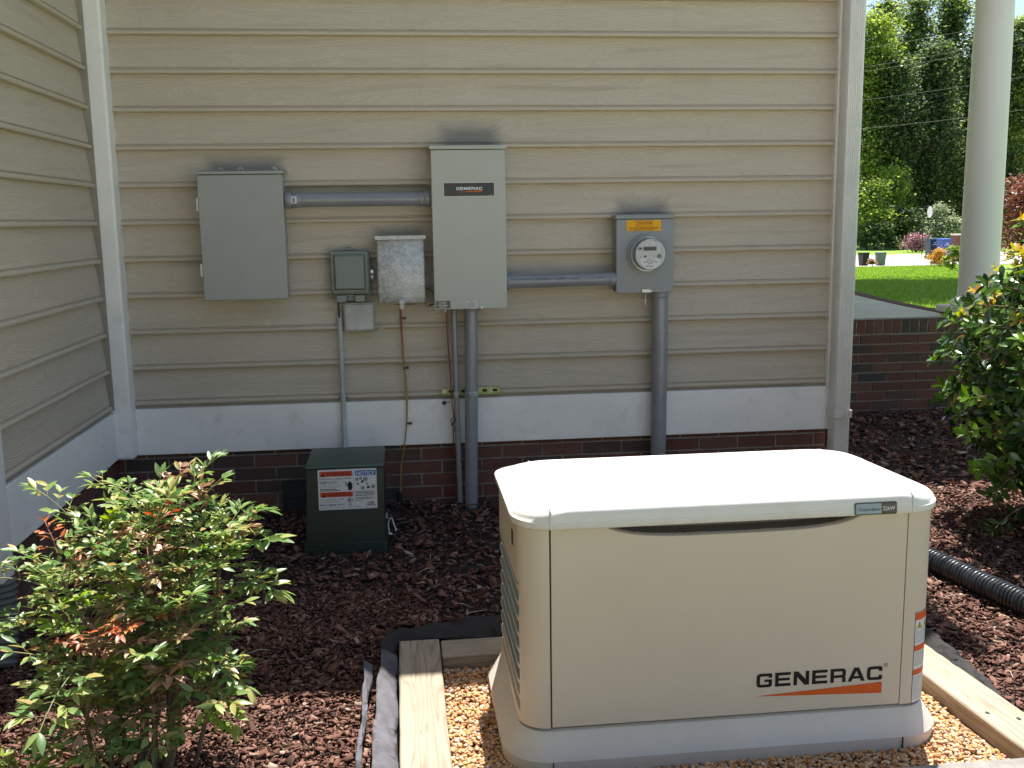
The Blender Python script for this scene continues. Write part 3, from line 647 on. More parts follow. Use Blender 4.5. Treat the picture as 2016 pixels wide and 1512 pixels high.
L.lines(.040, .0480, .104, .0028, 1, .006, M['maroon_ink'], 2, 11, .05); L.lines(.010, .0150, .158, .0030, 1, .006, M['maroon_ink'], 2, 12, .05); L.lines(.016, .0090, .144, .0030, 1, .006, M['maroon_ink'], 2, 13, .05); L.lines(.038, .0030, .102, .0030, 1, .006, M['maroon_ink'], 2, 14, .05)
L.done('caution_sticker', t)
b = MB(); b.box(2.664, 2.708, -0.144, -0.1365, 1.118, 1.134); b.cyl((2.708, -0.150, 1.126), (2.708, -0.136, 1.126), .006, 12); obj('latch', b, M['zinc'], t)
b = MB(); b.tube([(2.675, -0.147, 1.124), (2.680, -0.150, 1.108), (2.678, -0.150, 1.09), (2.683, -0.148, 1.050)], .0013, 6); b.tube([(2.692, -0.147, 1.122), (2.684, -0.150, 1.106), (2.679, -0.151, 1.085)], .0013, 6); b.box(2.675, 2.683, -0.152, -0.149, 1.062, 1.085); obj('seal_wire', b, M['cream_wire'], t)
# round meter
t = thing('electric_meter', 'round glass electric meter plugged into the grey box under the CAUTION sticker', 'electric meter', (2.688, -0.136, 1.313))
mc = (2.688, 1.313)
def disc(b, r0, y0, r1, y1, n=48, mi=0, cap0=False, cap1=True):
    b.loft([[(mc[0] + r * math.cos(-2 * math.pi * i / n), y, mc[1] + r * math.sin(-2 * math.pi * i / n)) for i in range(n)] for r, y in ((r0, y0), (r1, y1))], cap0, cap1, mi)
b = MB(); disc(b, .101, -.137, .101, -.146, cap1=True); disc(b, .092, -.146, .090, -.156, cap1=True); obj('socket_ring', b, M['meter_paint'], t, smooth=R(40))
b = MB(); disc(b, .084, -.156, .084, -.166); disc(b, .088, -.150, .088, -.158); obj('clamp_ring', b, M['alu'], t, smooth=R(40))
b = MB(); disc(b, .0795, -.158, .0795, -.215, cap1=False); disc(b, .079, -.158, .079, -.205); obj('meter_body', b, M['meter_paint'], t, smooth=R(40))
b = MB(); disc(b, .0765, -.190, .0765, -.216); fc = obj('meter_face', b, M['meter_face'], t, smooth=R(40))
L = Label(front(mc[0], mc[1], -.2165))
L.rect(-.026, .046, .024, .060, M['white_ink'], 1); L.lines(-.018, .054, .034, .0018, 2, .005, M['dark_ink'], 2, 21); L.rect(.019, .049, .021, .057, M['black_ink'], 2)
L.rect(-.036, .018, .030, .038, M['lcd'], 1); L.text('88888', -.028, .023, .010, M['black_ink'], 2, wid=.048)
L.rect(-.055, .025, -.043, .034, M['black_ink'], 1); L.poly([[(-.057 + .008 * math.cos(a / 12 * 6.283), .028 + .008 * math.sin(a / 12 * 6.283)) for a in range(12)]], M['grey_ink'], 0)
for (x, z) in ((-.052, -.010), (.018, -.010), (.054, .026), (-.032, .066), (.022, .066), (.058, .010)): L.rect(x - .002, z - .002, x + .003, z + .002, M['black_ink'], 1)
L.rect(-.034, -.014, -.022, -.006, M['black_ink'], 1); L.poly([[(.044 + .013 * math.cos(a / 16 * 6.283), -.010 + .013 * math.sin(a / 16 * 6.283)) for a in range(16)]], M['grey_ink'], 1); L.rect(.037, -.012, .050, -.006, M['black_ink'], 2)
L.poly([[(-.052, -.020), (-.050, -.046), (-.038, -.060), (-.012, -.072), (.014, -.072), (.038, -.060), (.050, -.044), (.050, -.020)]], M['white_ink'], 1)
L.lines(-.020, -.027, .042, .002, 2, .005, M['dark_ink'], 2, 31); L.lines(-.038, -.040, .076, .0035, 1, .005, M['dark_ink'], 2, 33, .02); L.lines(-.012, -.047, .024, .003, 1, .005, M['dark_ink'], 2, 34); L.lines(-.022, -.055, .042, .0016, 3, .004, M['dark_ink'], 2, 35)
L.done('face_print', fc)
b = MB(); rings = []
for r, y in ((.0812, -.160), (.0812, -.214), (.0795, -.2225), (.074, -.2270)): rings.append([(mc[0] + r * math.cos(-2 * math.pi * i / 48), y, mc[1] + r * math.sin(-2 * math.pi * i / 48)) for i in range(48)])
b.loft(rings, False, True); obj('glass_cover', b, M['glass'], t, smooth=R(50))

# telephone box
t = thing('telephone_box', 'grey-green plastic telephone box with two bottom tabs between the blank panel and the galvanised box', 'utility box', (1.20, -0.02, 1.13))
b = MB(); b.box(1.108, 1.300, -0.070, -0.022, 1.135, 1.352); obj('back_box', b, M['phone_plastic'], t, bevel=.008)
b = MB(); b.box(1.110, 1.290, -0.084, -0.071, 1.150, 1.350); b.loft([[(x, -.084, z) for x, z in rrect(1.120, 1.280, 1.158, 1.343, .008, 4)], [(x, -.0845, z) for x, z in rrect(1.122, 1.278, 1.160, 1.341, .008, 4)], [(x, -.104, z) for x, z in rrect(1.131, 1.269, 1.168, 1.326, .006, 4)]][::1], False, True); obj('lid', b, M['phone_plastic'], t, bevel=.003)
for x in (1.130, 1.222):
    b = MB(); b.box(x, x + .050, -.098, -.024, 1.100, 1.1345); obj('bottom_tab', b, M['phone_plastic'], t, bevel=.004)
b = MB(); b.box(1.180, 1.218, -.074, -.028, 1.112, 1.1345); b.box(1.186, 1.192, -.077, -.0745, 1.118, 1.130, 1); b.box(1.204, 1.210, -.077, -.0745, 1.118, 1.130, 1); obj('cable_entry', b, [M['phone_plastic'], M['black']], t)
b = MB(); b.box(1.183, 1.215, -.060, -.026, 1.353, 1.368); b.cyl((1.199, -.064, 1.361), (1.199, -.060, 1.361), .005, 10); obj('mounting_tab', b, M['phone_plastic'], t, bevel=.002)
b = MB(); b.box(1.301, 1.318, -.062, -.028, 1.206, 1.262); b.cyl((1.309, -.072, 1.248), (1.309, -.0625, 1.248), .008, 12, 1); b.cyl((1.308, -.070, 1.222), (1.308, -.0625, 1.222), .005, 12, 1); obj('side_latch', b, [M['phone_plastic'], M['zinc']], t)
# small box
t = thing('junction_box', 'small chalky light grey square box low on the siding beside the thin conduit', 'utility box', (1.236, -0.02, 0.955))
b = MB(); b.loft([[(x, y, z) for x, z in rrect(1.163, 1.311, .952, 1.092, .008, 4)][::-1] for y in (-.023, -.048)]); obj('back_box', b, M['gasket'], t, bevel=.002)
b = MB(); b.loft([[(x, -.0485, z) for x, z in rrect(1.161, 1.313, .950, 1.094, .010, 4)], [(x, -.058, z) for x, z in rrect(1.161, 1.313, .950, 1.094, .010, 4)]], mi=1); b.loft([[(x, -.0582, z) for x, z in rrect(1.167, 1.307, .956, 1.088, .006, 4)], [(x, -.066, z) for x, z in rrect(1.170, 1.304, .959, 1.085, .006, 4)]]); obj('lid', b, [M['small_box'], M['enclosure']], t, bevel=.0015)
b = MB(); b.box(1.314, 1.320, -.056, -.036, 1.018, 1.034); obj('latch', b, M['enclosure'], t)
# galvanised box with a bowed cover
t = thing('cable_box', 'mottled galvanised metal box with a bowed cover left of the tall transfer switch', 'utility box', (1.452, -0.02, 1.09))
b = MB(); b.box(1.342, 1.566, -0.070, -0.022, 1.100, 1.418); obj('back_box', b, M['galv'], t, bevel=.003)
b = MB(); n = 16; sec = []
zs = [1.096 + (1.416 - 1.096) * i / n for i in range(n + 1)]
rings = []
for i, z in enumerate(zs):
    u = i / n; d = -0.128 - 0.022 * math.sin(math.pi * min(1, u * 0.85 + .15)) - (0.004 if i else 0)
    rings.append([(1.336, -.071, z), (1.336, d + .012, z), (1.339, d + .004, z), (1.347, d, z), (1.561, d, z), (1.569, d + .004, z), (1.572, d + .012, z), (1.572, -.071, z)])
b.loft(rings); obj('bowed_cover', b, M['galv'], t, smooth=R(50))
b = MB(); b.box(1.330, 1.578, -0.152, -0.022, 1.4175, 1.4245); b.hexa([(1.330, -.158, 1.405), (1.578, -.158, 1.405), (1.578, -.154, 1.405), (1.330, -.154, 1.405), (1.330, -.158, 1.4245), (1.578, -.158, 1.4245), (1.578, -.153, 1.4245), (1.330, -.153, 1.4245)]); obj('rain_lip', b, M['galv'], t, bevel=.001)
b = MB(); b.cyl((1.452, -.160, 1.100), (1.452, -.130, 1.100), .014, 20); b.cyl((1.452, -.166, 1.100), (1.452, -.160, 1.100), .008, 6); b.box(1.443, 1.461, -.150, -.118, 1.066, 1.086); obj('locking_bolt', b, M['galv'], t, smooth=R(40))
b = MB(); b.box(1.42, 1.52, -.110, -.104, 1.083, 1.087); obj('bottom_slot', b, M['black'], t)

# ------------------------------------------------------------------ conduits
def conduit(name, label, pts, r, m, collars=(), extra=None, group=None):
    t = thing(name, label, 'conduit', tuple(pts[-1]), group)
    b = MB(); b.tube(pts, r, 28); obj('pipe', b, m, t, smooth=R(50))
    for (p, q2, rr) in collars:
        b = MB(); P, Q = Vector(p), Vector(q2); d = (Q - P).normalized() * .002
        b.tube([P, P + d, Q - d, Q], [rr - .0015, rr, rr, rr - .0015], 28); obj('coupling', b, m, t, smooth=R(50))
    return t
t = conduit('conduit', 'fat grey PVC conduit between the blank panel and the tall transfer switch', [(0.906, -.100, 1.6015), (1.611, -.100, 1.6015)], .0345, M['pvc'],
            [((0.907, -.100, 1.6015), (0.938, -.100, 1.6015), .0395), ((0.938, -.100, 1.6015), (0.980, -.100, 1.6015), .0365), ((1.578, -.100, 1.6015), (1.610, -.100, 1.6015), .0395), ((1.548, -.100, 1.6015), (1.578, -.100, 1.6015), .0365)])
L = Label(lambda u, v, h: (0.934 + u, -.100 - (.0372 + h) * math.cos(v / .037), 1.6015 + (.0372 + h) * math.sin(v / .037)))
for j in range(6): L.rect(0, -.018 + j * .006, .030, -.012 + j * .006 - .00001, M['paper'], 1)
for j in range(5): L.rect(.009, -.012 + j * .0045, .021, -.009 + j * .0045, M['dark_ink'], 2)
L.done('price_sticker', t)
t = conduit('conduit', 'fat grey PVC conduit with printed lettering between the transfer switch and the meter box', [(1.971, -.100, 1.184), (2.536, -.100, 1.1885)], .0345, M['pvc'],
            [((1.972, -.100, 1.184), (1.992, -.100, 1.184), .0395), ((2.500, -.100, 1.1882), (2.534, -.100, 1.1885), .0375)])
def cyl_map(x0, z0, r): return lambda u, v, h: (x0 + u, -.100 - (r + h) * math.cos(v / r), z0 + (r + h) * math.sin(v / r))
L = Label(cyl_map(2.00, 1.186, .0347)); L.text('2 IN. NEW CONDUIT', .005, .010, .006, M['dark_ink'], 1, wid=.11); L.lines(.125, .014, .09, .002, 2, .005, M['dark_ink'], 1, 41); L.text('22100 1', .225, .008, .009, M['dark_ink'], 1, wid=.055, bold=.02); L.lines(.30, .012, .05, .002, 2, .005, M['dark_ink'], 1, 42); L.lines(.44, .012, .03, .002, 1, .005, M['dark_ink'], 1, 43)
L.done('printed_lettering', t)
conduit('conduit', 'fat grey vertical conduit running down from the meter box behind the generator', [(2.772, -.090, 1.117), (2.772, -.090, 0.7), (2.767, -.090, 0.0)], .0405, M['pvc'], [((2.772, -.090, 1.085), (2.772, -.090, 1.116), .0435)])
conduit('conduit', 'thicker of the two grey conduits dropping from the transfer switch into the mulch', [(1.797, -.100, 1.06), (1.790, -.100, .62), (1.775, -.105, -0.03)], .0335, M['pvc'], [((1.797, -.100, 1.040), (1.797, -.100, 1.059), .0365)])
conduit('conduit', 'thinner of the two grey conduits dropping from the transfer switch into the mulch', [(1.710, -.085, 1.06), (1.713, -.085, .62), (1.722, -.090, -0.03)], .0145, M['pvc'], [((1.710, -.085, 1.030), (1.710, -.085, 1.059), .0175)])
t = conduit('conduit', 'thin weathered light grey conduit running from the telephone box down to the green pedestal', [(1.139, -.040, 1.045), (1.140, -.042, .9), (1.140, -.048, .62), (1.138, -.060, .30), (1.140, -.30, .05)], .0125, M['pvc_light'], [((1.140, -.048, .600), (1.140, -.047, .622), .0145)])
b = MB(); b.box(1.118, 1.162, -.0345, -.0340, .607, .615); b.box(1.118, 1.1265, -.052, -.0346, .607, .615); b.box(1.1535, 1.162, -.052, -.0346, .607, .615); obj('pipe_clamp', b, M['gasket'], t)
# strut channel and its clamps
t = thing('strut_channel', 'short green-gold slotted metal strut screwed across the wall behind the two drop conduits', 'bracket', (1.795, -.03, .62))
b = MB(); b.box(1.640, 1.950, -.040, -.0355, .612, .638); b.box(1.640, 1.950, -.052, -.036, .638, .643); b.box(1.640, 1.950, -.052, -.036, .607, .612); obj('channel', b, M['strut'], t, bevel=.001)
b = MB()
for x in (1.688, 1.752, 1.815, 1.862, 1.915): b = MB(); b.loft([[(xx, y, z) for xx, z in rrect(x - .013, x + .013, .618, .632, .0068, 5)] for y in (-.0402, -.0410)]); obj('slot', b, M['gap'], t)
for x in (1.654, 1.893):
    b = MB(); b.cyl((x, -.0455, .625), (x, -.0405, .625), .010, 20); b.cyl((x, -.050, .625), (x, -.0455, .625), .0055, 6); obj('bolt', b, M['zinc'], t)
for (x, y, r) in ((1.7135, -.085, .0145), (1.789, -.101, .0335)):
    b = MB(); n = 26; pr = []
    for z in (.610, .636):
        pr.append([(x + (r + .0022) * math.cos(a), y + (r + .0022) * math.sin(a), z) for a in [2 * math.pi * i / n for i in range(n)]])
    b.loft(pr); b.box(x - .010, x - .007, y - r - .014, y - r + .002, .611, .635); b.box(x + .004, x + .007, y - r - .014, y - r + .002, .611, .635)
    b.cyl((x - .018, y - r - .009, .624), (x + .014, y - r - .009, .624), .003, 8); b.cyl((x + .007, y - r - .009, .624), (x + .012, y - r - .009, .624), .0058, 6); b.cyl((x - .015, y - r - .009, .624), (x - .010, y - r - .009, .624), .0058, 6)
    obj('pipe_clamp', b, M['galv'] if r > .02 else M['zinc'], t, smooth=R(40))
# wires
def wire(name, label, pts, r, m, parts=()):
    t = thing(name, label, 'wire', pts[-1])
    def cat(P, n=6):
        P = [Vector(p) for p in P]; out = []
        for i in range(len(P) - 1):
            a, b_, c, d = P[max(i - 1, 0)], P[i], P[i + 1], P[min(i + 2, len(P) - 1)]
            for k in range(n):
                s = k / n; out.append(0.5 * ((2 * b_) + (-a + c) * s + (2 * a - 5 * b_ + 4 * c - d) * s * s + (-a + 3 * b_ - 3 * c + d) * s ** 3))
        return out + [P[-1]]
    b = MB(); b.tube(cat(pts), r, 8); obj('cable', b, m, t, smooth=R(60))
    return t, cat
t, CAT = wire('cable_loop', 'cream cable looping from the galvanised box round the small square box', [(1.352, -.05, 1.100), (1.375, -.062, 1.06), (1.372, -.065, 1.00), (1.345, -.062, .955), (1.305, -.052, .938), (1.285, -.04, .945)], .0022, M['cream_wire'])
b = MB(); b.tube(CAT([(1.345, -.05, 1.100), (1.366, -.066, 1.06), (1.362, -.068, 1.00), (1.337, -.064, .955), (1.300, -.054, .942)]), .0018, 8); b.tube([(1.285, -.050, 1.142), (1.336, -.050, 1.140)], .0020, 8); obj('cable', b, M['cream_wire'], t, smooth=R(60))
t = thing('ground_cable', 'twisted orange and yellow cable clipped down the wall from the galvanised box', 'wire', (1.41, -.04, .1))
b = MB(); b.tube(CAT([(1.440, -.115, 1.065), (1.441, -.06, 1.04), (1.443, -.034, .95), (1.448, -.034, .82), (1.452, -.036, .74)]), .0030, 8); b.tube(CAT([(1.446, -.112, 1.060), (1.447, -.058, 1.03), (1.449, -.032, .93), (1.453, -.033, .80), (1.455, -.035, .74)]), .0025, 8); obj('orange_cable', b, M['orange_wire'], t, smooth=R(60))
b = MB(); b.tube(CAT([(1.449, -.036, .86), (1.455, -.038, .70), (1.460, -.044, .58), (1.455, -.045, .45), (1.438, -.040, .33), (1.420, -.030, .22), (1.412, -.045, .06)]), .0034, 8); b.tube(CAT([(1.453, -.034, .84), (1.460, -.036, .70), (1.464, -.042, .60), (1.459, -.042, .47)]), .0022, 8); obj('yellow_cable', b, M['yellow_wire'], t, smooth=R(60))
for (x, z, d) in ((1.456, 1.008, -.040), (1.462, .755, -.042), (1.468, .468, -.052)):
    b = MB(); b.box(x - .010, x + .004, d - .004, d + .008, z - .004, z + .004); b.cyl((x + .009, d - .006, z), (x + .009, d + .014, z), .0065, 10); obj('cable_clip', b, M['black'], t)
b = MB(); b.cyl((1.408, -.045, -.02), (1.408, -.045, .105), .0145, 16); obj('ground_sleeve', b, M['black'], t, smooth=R(40))
t = thing('control_wire', 'thin brown and copper wires hanging beside the thinner drop conduit', 'wire', (1.70, -.1, .03))
b = MB(); b.tube(CAT([(1.668, -.13, 1.06), (1.672, -.10, .98), (1.678, -.085, .84), (1.686, -.085, .70), (1.690, -.092, .58), (1.697, -.095, .50), (1.692, -.078, .44), (1.697, -.075, .30), (1.700, -.078, .10), (1.70, -.08, .0)]), .0028, 7); obj('brown_wire', b, M['brown_wire'], t, smooth=R(60))
b = MB(); b.tube(CAT([(1.674, -.13, 1.06), (1.679, -.098, .98), (1.682, -.082, .84), (1.690, -.088, .72), (1.688, -.095, .60), (1.702, -.093, .50), (1.698, -.076, .42)]), .0022, 7); obj('copper_wire', b, M['orange_wire'], t, smooth=R(60))
b = MB(); b.tube(CAT([(1.690, -.100, .500), (1.681, -.104, .488), (1.684, -.104, .472), (1.698, -.102, .474), (1.705, -.100, .492), (1.694, -.100, .500)]), .0020, 7); b.cyl((1.686, -.106, .462), (1.690, -.100, .468), .005, 8); obj('cable_tie', b, M['black'], t)
t = thing('push_clip', 'small black round nail clip on the white skirt board beside the hanging wires', 'clip', (1.66, -.034, .567))
b = MB(); b.cyl((1.652, -.048, .567), (1.652, -.0345, .567), .0110, 18); b.tube([(1.660, -.046, .570), (1.686, -.058, .571)], .0016, 6); obj('clip_head', b, M['black'], t, smooth=R(40))
t = thing('cable_stub', 'short black cable ends poking from the siding beside the tall transfer switch', 'wire', (1.60, -.03, 1.12))
for P, r_ in (([(1.575, -.06, 1.155), (1.590, -.07, 1.152), (1.615, -.08, 1.138)], .0028), ([(1.59, -.05, 1.070), (1.60, -.06, 1.076), (1.618, -.07, 1.080)], .0028), ([(1.560, -.03, 1.10), (1.575, -.035, 1.068), (1.60, -.045, 1.066)], .0012)):
    b = MB(); b.tube(CAT(P), r_, 7); obj('cable', b, M['black'], t, smooth=R(60))
t = thing('thin_black_cable', 'black cable dropping from the telephone box into the thin conduit', 'wire', (1.136, -.05, 1.02))
b = MB(); b.tube(CAT([(1.150, -.05, 1.110), (1.137, -.052, 1.09), (1.137, -.054, 1.05), (1.140, -.046, 1.01)]), .0050, 8); b.tube(CAT([(1.150, -.05, 1.108), (1.17, -.06, 1.098), (1.19, -.05, 1.114)]), .0016, 6); obj('cable', b, M['black'], t, smooth=R(60))

# ------------------------------------------------------------------ green utility pedestal
PX0, PX1, PYF, PYB = 0.985, 1.342, -.700, -.330
t = thing('utility_pedestal', 'dark green metal utility pedestal with a warning sign standing in the mulch', 'utility pedestal', (1.165, -.51, .02))
def frust(b, x0, x1, y0, y1, z0, X0, X1, Y0, Y1, z1, mi=0): b.hexa([(x0, y0, z0), (x1, y0, z0), (x1, y1, z0), (x0, y1, z0), (X0, Y0, z1), (X1, Y0, z1), (X1, Y1, z1), (X0, Y1, z1)], mi)
b = MB(); frust(b, PX0 - .010, PX1 + .010, -.708, -.325, -.01, PX0 - .006, PX1 + .006, -.704, -.327, .052); obj('base', b, M['pedestal'], t, bevel=.004)
b = MB(); frust(b, PX0, PX1, -.697, -.333, .050, PX0 + .016, PX1 + .002, -.678, -.340, .400); b.box(PX0 - .008, PX1 + .008, -.708, -.330, .0530, .0575); obj('body', b, M['pedestal'], t, bevel=.004)
b = MB()
QX0, QX1 = PX0 + .012, PX1 + .006
b.hexa([(QX0, -.684, .401), (QX1, -.684, .401), (QX1, -.336, .401), (QX0, -.336, .401), (QX0 + .001, -.680, .418), (QX1 - .001, -.680, .418), (QX1 - .001, -.338, .418), (QX0 + .001, -.338, .418)])
b.hexa([(QX0 + .002, -.679, .4182), (QX1 - .002, -.679, .4182), (QX1 - .002, -.340, .4182), (QX0 + .002, -.340, .4182), (QX0 + .008, -.570, .426), (QX1 - .004, -.570, .426), (QX1 - .004, -.400, .427), (QX0 + .008, -.400, .427)])
obj('cap', b, M['pedestal_cap'], t, bevel=.006)
b = MB(); b.box(1.345, 1.356, -.66, -.63, .150, .172); lk = obj('hasp', b, M['zinc'], t)
b = MB(); b.tube(CAT([(1.362, -.675, .085), (1.356, -.668, .120), (1.364, -.662, .150), (1.375, -.664, .148), (1.383, -.668, .120), (1.392, -.674, .100)]), .004, 8); b.cyl((1.356, -.677, .086), (1.372, -.677, .080), .0075, 10); b.cyl((1.386, -.676, .098), (1.396, -.674, .100), .006, 10); obj('shackle_lock', b, M['zinc'], t, smooth=R(50))
slope = (.697 - .678) / .350
SX, SZ = 1.050, .212      # sign origin; sign 0.265 x 0.178
sy = lambda v: -.697 + (SZ + v - .050) * slope - .0008
L = Label(lambda u, v, h: (SX + u, sy(v) - h, SZ + v)); SWd, SHt = .262, .184
L.rect(0, 0, SWd, SHt, M['paper'], 0, .006)
ux = SWd / 1800.0; uz = SHt / 1190.0
def X_(p): return (p - 85) * ux
def Z_(p): return (1305 - p) * uz
for (a, c) in ((170, 322), (780, 930)):
    L.rect(X_(140), Z_(c), X_(1140), Z_(a), M['red_ink'], 1)
    L.tri([(X_(185), Z_(c - 8)), (X_(310), Z_(c - 8)), (X_(247), Z_(a + 25))], M['black_ink'], 2); L.rect(X_(240), Z_(c - 50), X_(254), Z_(a + 70), M['red_ink'], 3)
    L.text('WARNING', X_(330), Z_(c - 22), (X_(120) - X_(0)) * 0.98, M['maroon_ink'], 2, wid=X_(1090) - X_(330), bold=.02)
L.rect(X_(1235), Z_(322), X_(1860), Z_(170), M['blue_ink'], 1); L.text('NOTICE', X_(1262), Z_(302), .0165, M['white_ink'], 2, wid=X_(1800) - X_(1262), bold=.012, shear=.22)
L.rect(X_(1176), Z_(1250), X_(1184), Z_(165), M['grey_ink'], 1)
L.text('Hazardous voltage inside.', X_(135), Z_(412), .0092, M['black_ink'], 1, wid=X_(1120) - X_(135)); L.text('KEEP OUT!', X_(135), Z_(530), .0115, M['black_ink'], 1, wid=X_(665) - X_(135), bold=.01)
L.text('Can shock, burn or cause death.', X_(135), Z_(598), .0042, M['dark_ink'], 1, wid=X_(780) - X_(135)); L.text('If opened or damaged notify', X_(135), Z_(650), .0042, M['dark_ink'], 1, wid=X_(715) - X_(135))
L.lines(X_(135), Z_(705), X_(650) - X_(135), .0035, 1, .01, M['black_ink'], 1, 51, 0); L.lines(X_(135), Z_(745), X_(775) - X_(135), .0035, 1, .01, M['black_ink'], 1, 52, 0)
L.text('Underground power cables', X_(125), Z_(1018), .0060, M['dark_ink'], 1, wid=X_(865) - X_(125)); L.text('are located in this area.', X_(125), Z_(1085), .0060, M['dark_ink'], 1, wid=X_(745) - X_(125))
L.text('Before digging call 811', X_(125), Z_(1175), .0072, M['black_ink'], 1, wid=X_(885) - X_(125), bold=.02); L.text('Can shock, burn or cause death.', X_(125), Z_(1250), .0048, M['dark_ink'], 1, wid=X_(880) - X_(125))
# hand and bolt
L.poly([arc_pts([(X_(985), Z_(640)), (X_(978), Z_(560), .003), (X_(1000), Z_(545)), (X_(1010), Z_(490), .002), (X_(1030), Z_(490), .002), (X_(1035), Z_(530)), (X_(1048), Z_(470), .002), (X_(1072), Z_(470), .002), (X_(1078), Z_(525)), (X_(1092), Z_(485), .002), (X_(1110), Z_(490), .002), (X_(1112), Z_(545)), (X_(1135), Z_(545), .002), (X_(1130), Z_(660)), (X_(1100), Z_(740)), (X_(1010), Z_(740)), (X_(1000), Z_(690))])], M['black_ink'], 1)
L.poly([[(X_(860), Z_(480)), (X_(868), Z_(465)), (X_(985), Z_(540)), (X_(940), Z_(590)), (X_(960), Z_(620)), (X_(940), Z_(630)), (X_(912), Z_(590)), (X_(950), Z_(545))]], M['black_ink'], 1)
def circ(cx, cy, r, n=18): return [(X_(cx) + r * ux * math.cos(6.2832 * i / n), Z_(cy) + r * ux * math.sin(6.2832 * i / n)) for i in range(n)]
L.poly([circ(1045, 1035, 85), circ(1045, 1035, 68)], M['black_ink'], 1); L.poly([circ(1040, 1035, 40, 7)], M['dark_ink'], 1); L.rect(X_(1005), Z_(1190), X_(1085), Z_(1140), M['grey_ink'], 1); L.rect(X_(965), Z_(1245), X_(1120), Z_(1232), M['grey_ink'], 1)
# drawing of rocks and shrubs round a cabinet (plain shapes)
for (cx, cy, r, m) in ((1280, 430, 55, 'grey_ink'), (1395, 400, 50, 'grey_ink'), (1540, 430, 75, 'grey_ink'), (1440, 500, 45, 'dark_ink'), (1300, 560, 35, 'dark_ink'), (1590, 570, 38, 'grey_ink'), (1450, 690, 62, 'grey_ink'), (1620, 670, 50, 'dark_ink'), (1770, 655, 66, 'grey_ink')):
    L.poly([circ(cx, cy, r, 11)], M[m], 1)
L.lines(X_(1225), Z_(805), X_(1830) - X_(1225), .0033, 4, .0060, M['dark_ink'], 1, 61, .15); L.lines(X_(1225), Z_(980), X_(1830) - X_(1225), .0030, 2, .0060, M['dark_ink'], 1, 62, .1); L.lines(X_(1225), Z_(1060), X_(1430) - X_(1225), .0030, 1, .006, M['dark_ink'], 1, 63, 0)
L.text('JOEMC', X_(1575), Z_(1150), .0078, M['black_ink'], 1, wid=X_(1795) - X_(1575), bold=.02); L.tri([(X_(1535), Z_(1208)), (X_(1830), Z_(1208)), (X_(1790), Z_(1165)), (X_(1580), Z_(1165))], M['grey_ink'], 1); L.lines(X_(1215), Z_(1248), X_(1385) - X_(1215), .0025, 1, .01, M['dark_ink'], 1, 64, 0); L.lines(X_(1530), Z_(1235), X_(1830) - X_(1530), .0015, 1, .01, M['grey_ink'], 1, 65, 0)
L.done('warning_sign', t)

# ------------------------------------------------------------------ generator
GX0, GX1, GY0, GY1 = 1.735, 2.915, -2.600, -1.990
gen = thing('standby_generator', 'large tan standby generator with a white lid on pale gravel', 'generator', (2.31, -2.30, 0.0))
def ring(z, ix, iy, r, n=8): ix = ix - .012 if ix < -.02 else ix; return [(x, y, z) for x, y in rrect(GX0 + ix, GX1 - ix, GY0 + iy, GY1 - iy, r, n)]
b = MB()
b.loft([ring(-.01, -.030, -.028, .130, 12), ring(.036, -.034, -.032, .132, 12), ring(.046, -.028, -.027, .128, 12), ring(.108, .002, .002, .082, 12), ring(.112, .010, .010, .078, 12)])
base = obj('base', b, M['gen_base'], gen, smooth=R(25))
for x in (1.818, 2.816): b = MB(); b.hexa([(x - .0012, GY0 - .0345, .0), (x + .0012, GY0 - .0345, .0), (x + .0012, GY0 - .025, .0), (x - .0012, GY0 - .025, .0), (x - .0012, GY0 - .0348, .036), (x + .0012, GY0 - .0348, .036), (x + .0012, GY0 - .028, .036), (x - .0012, GY0 - .028, .036)]); obj('base_seam', b, M['gap'], base)
b = MB(); b.loft([ring(.1121, .030, .060, .070), ring(.702, .030, .060, .070)]); obj('inner_frame', b, M['gap'], gen)
# wrap-round corner panels
def arc_path(cx, cy, r, a0, a1, n=10): return [(cx + r * math.cos(R(a0 + (a1 - a0) * k / n)), cy + r * math.sin(R(a0 + (a1 - a0) * k / n))) for k in range(n + 1)]
SLX, SRX = 1.816, 2.818; ZB, ZT = .1185, .700
rad = .080
side_ys = [GY1 - rad - (GY1 - GY0 - 2 * rad) * k / 24 for k in range(25)]
pathL = [(1.80, GY1)] + arc_path(GX0 + rad, GY1 - rad, rad, 90, 180) + [(GX0, y) for y in side_ys[1:-1]] + arc_path(GX0 + rad, GY0 + rad, rad, 180, 270) + [(SLX, GY0)]
zl = sorted(set([ZB, ZT] + [ZB + (ZT - ZB) * k / 140 for k in range(141)]))
b = MB(); rows = []; P0 = .0455
def louv(y, z):
    if not (-2.545 < y < -2.03 and .150 < z < .520): return 0.0, False
    u = (z - .150) % P0 / P0
    e = min(1, (y + 2.545) / .02, (-2.03 - y) / .03); d = 0.0
    if u < .72: d = .020 * (1 - u / .72) ** .8
    return d * max(e, 0), u < .66
for z in zl:
    row = []
    for i, (x, y) in enumerate(pathL):
        d, _ = louv(y, z) if x < GX0 + .06 else (0, False); row.append((x + d, y, z))
    rows.append(row)
n = len(pathL); vs = [p for r_ in rows for p in r_]
for k in range(len(rows) - 1):
    for i in range(n - 1):
        xm = (pathL[i][0] + pathL[i + 1][0]) / 2; ym = (pathL[i][1] + pathL[i + 1][1]) / 2; l = louv(ym, (zl[k] + zl[k + 1]) / 2)[1] and xm < GX0 + .06
        b.f.append((k * n + i, k * n + i + 1, (k + 1) * n + i + 1, (k + 1) * n + i)); b.m.append(1 if l else 0)
b.v = vs
e = len(b.v); b.v += [(SLX, GY0 + .02, ZB), (SLX, GY0 + .02, ZT)]; b.f.append((n - 1, e, e + 1, (len(rows) - 1) * n + n - 1)); b.m.append(0)
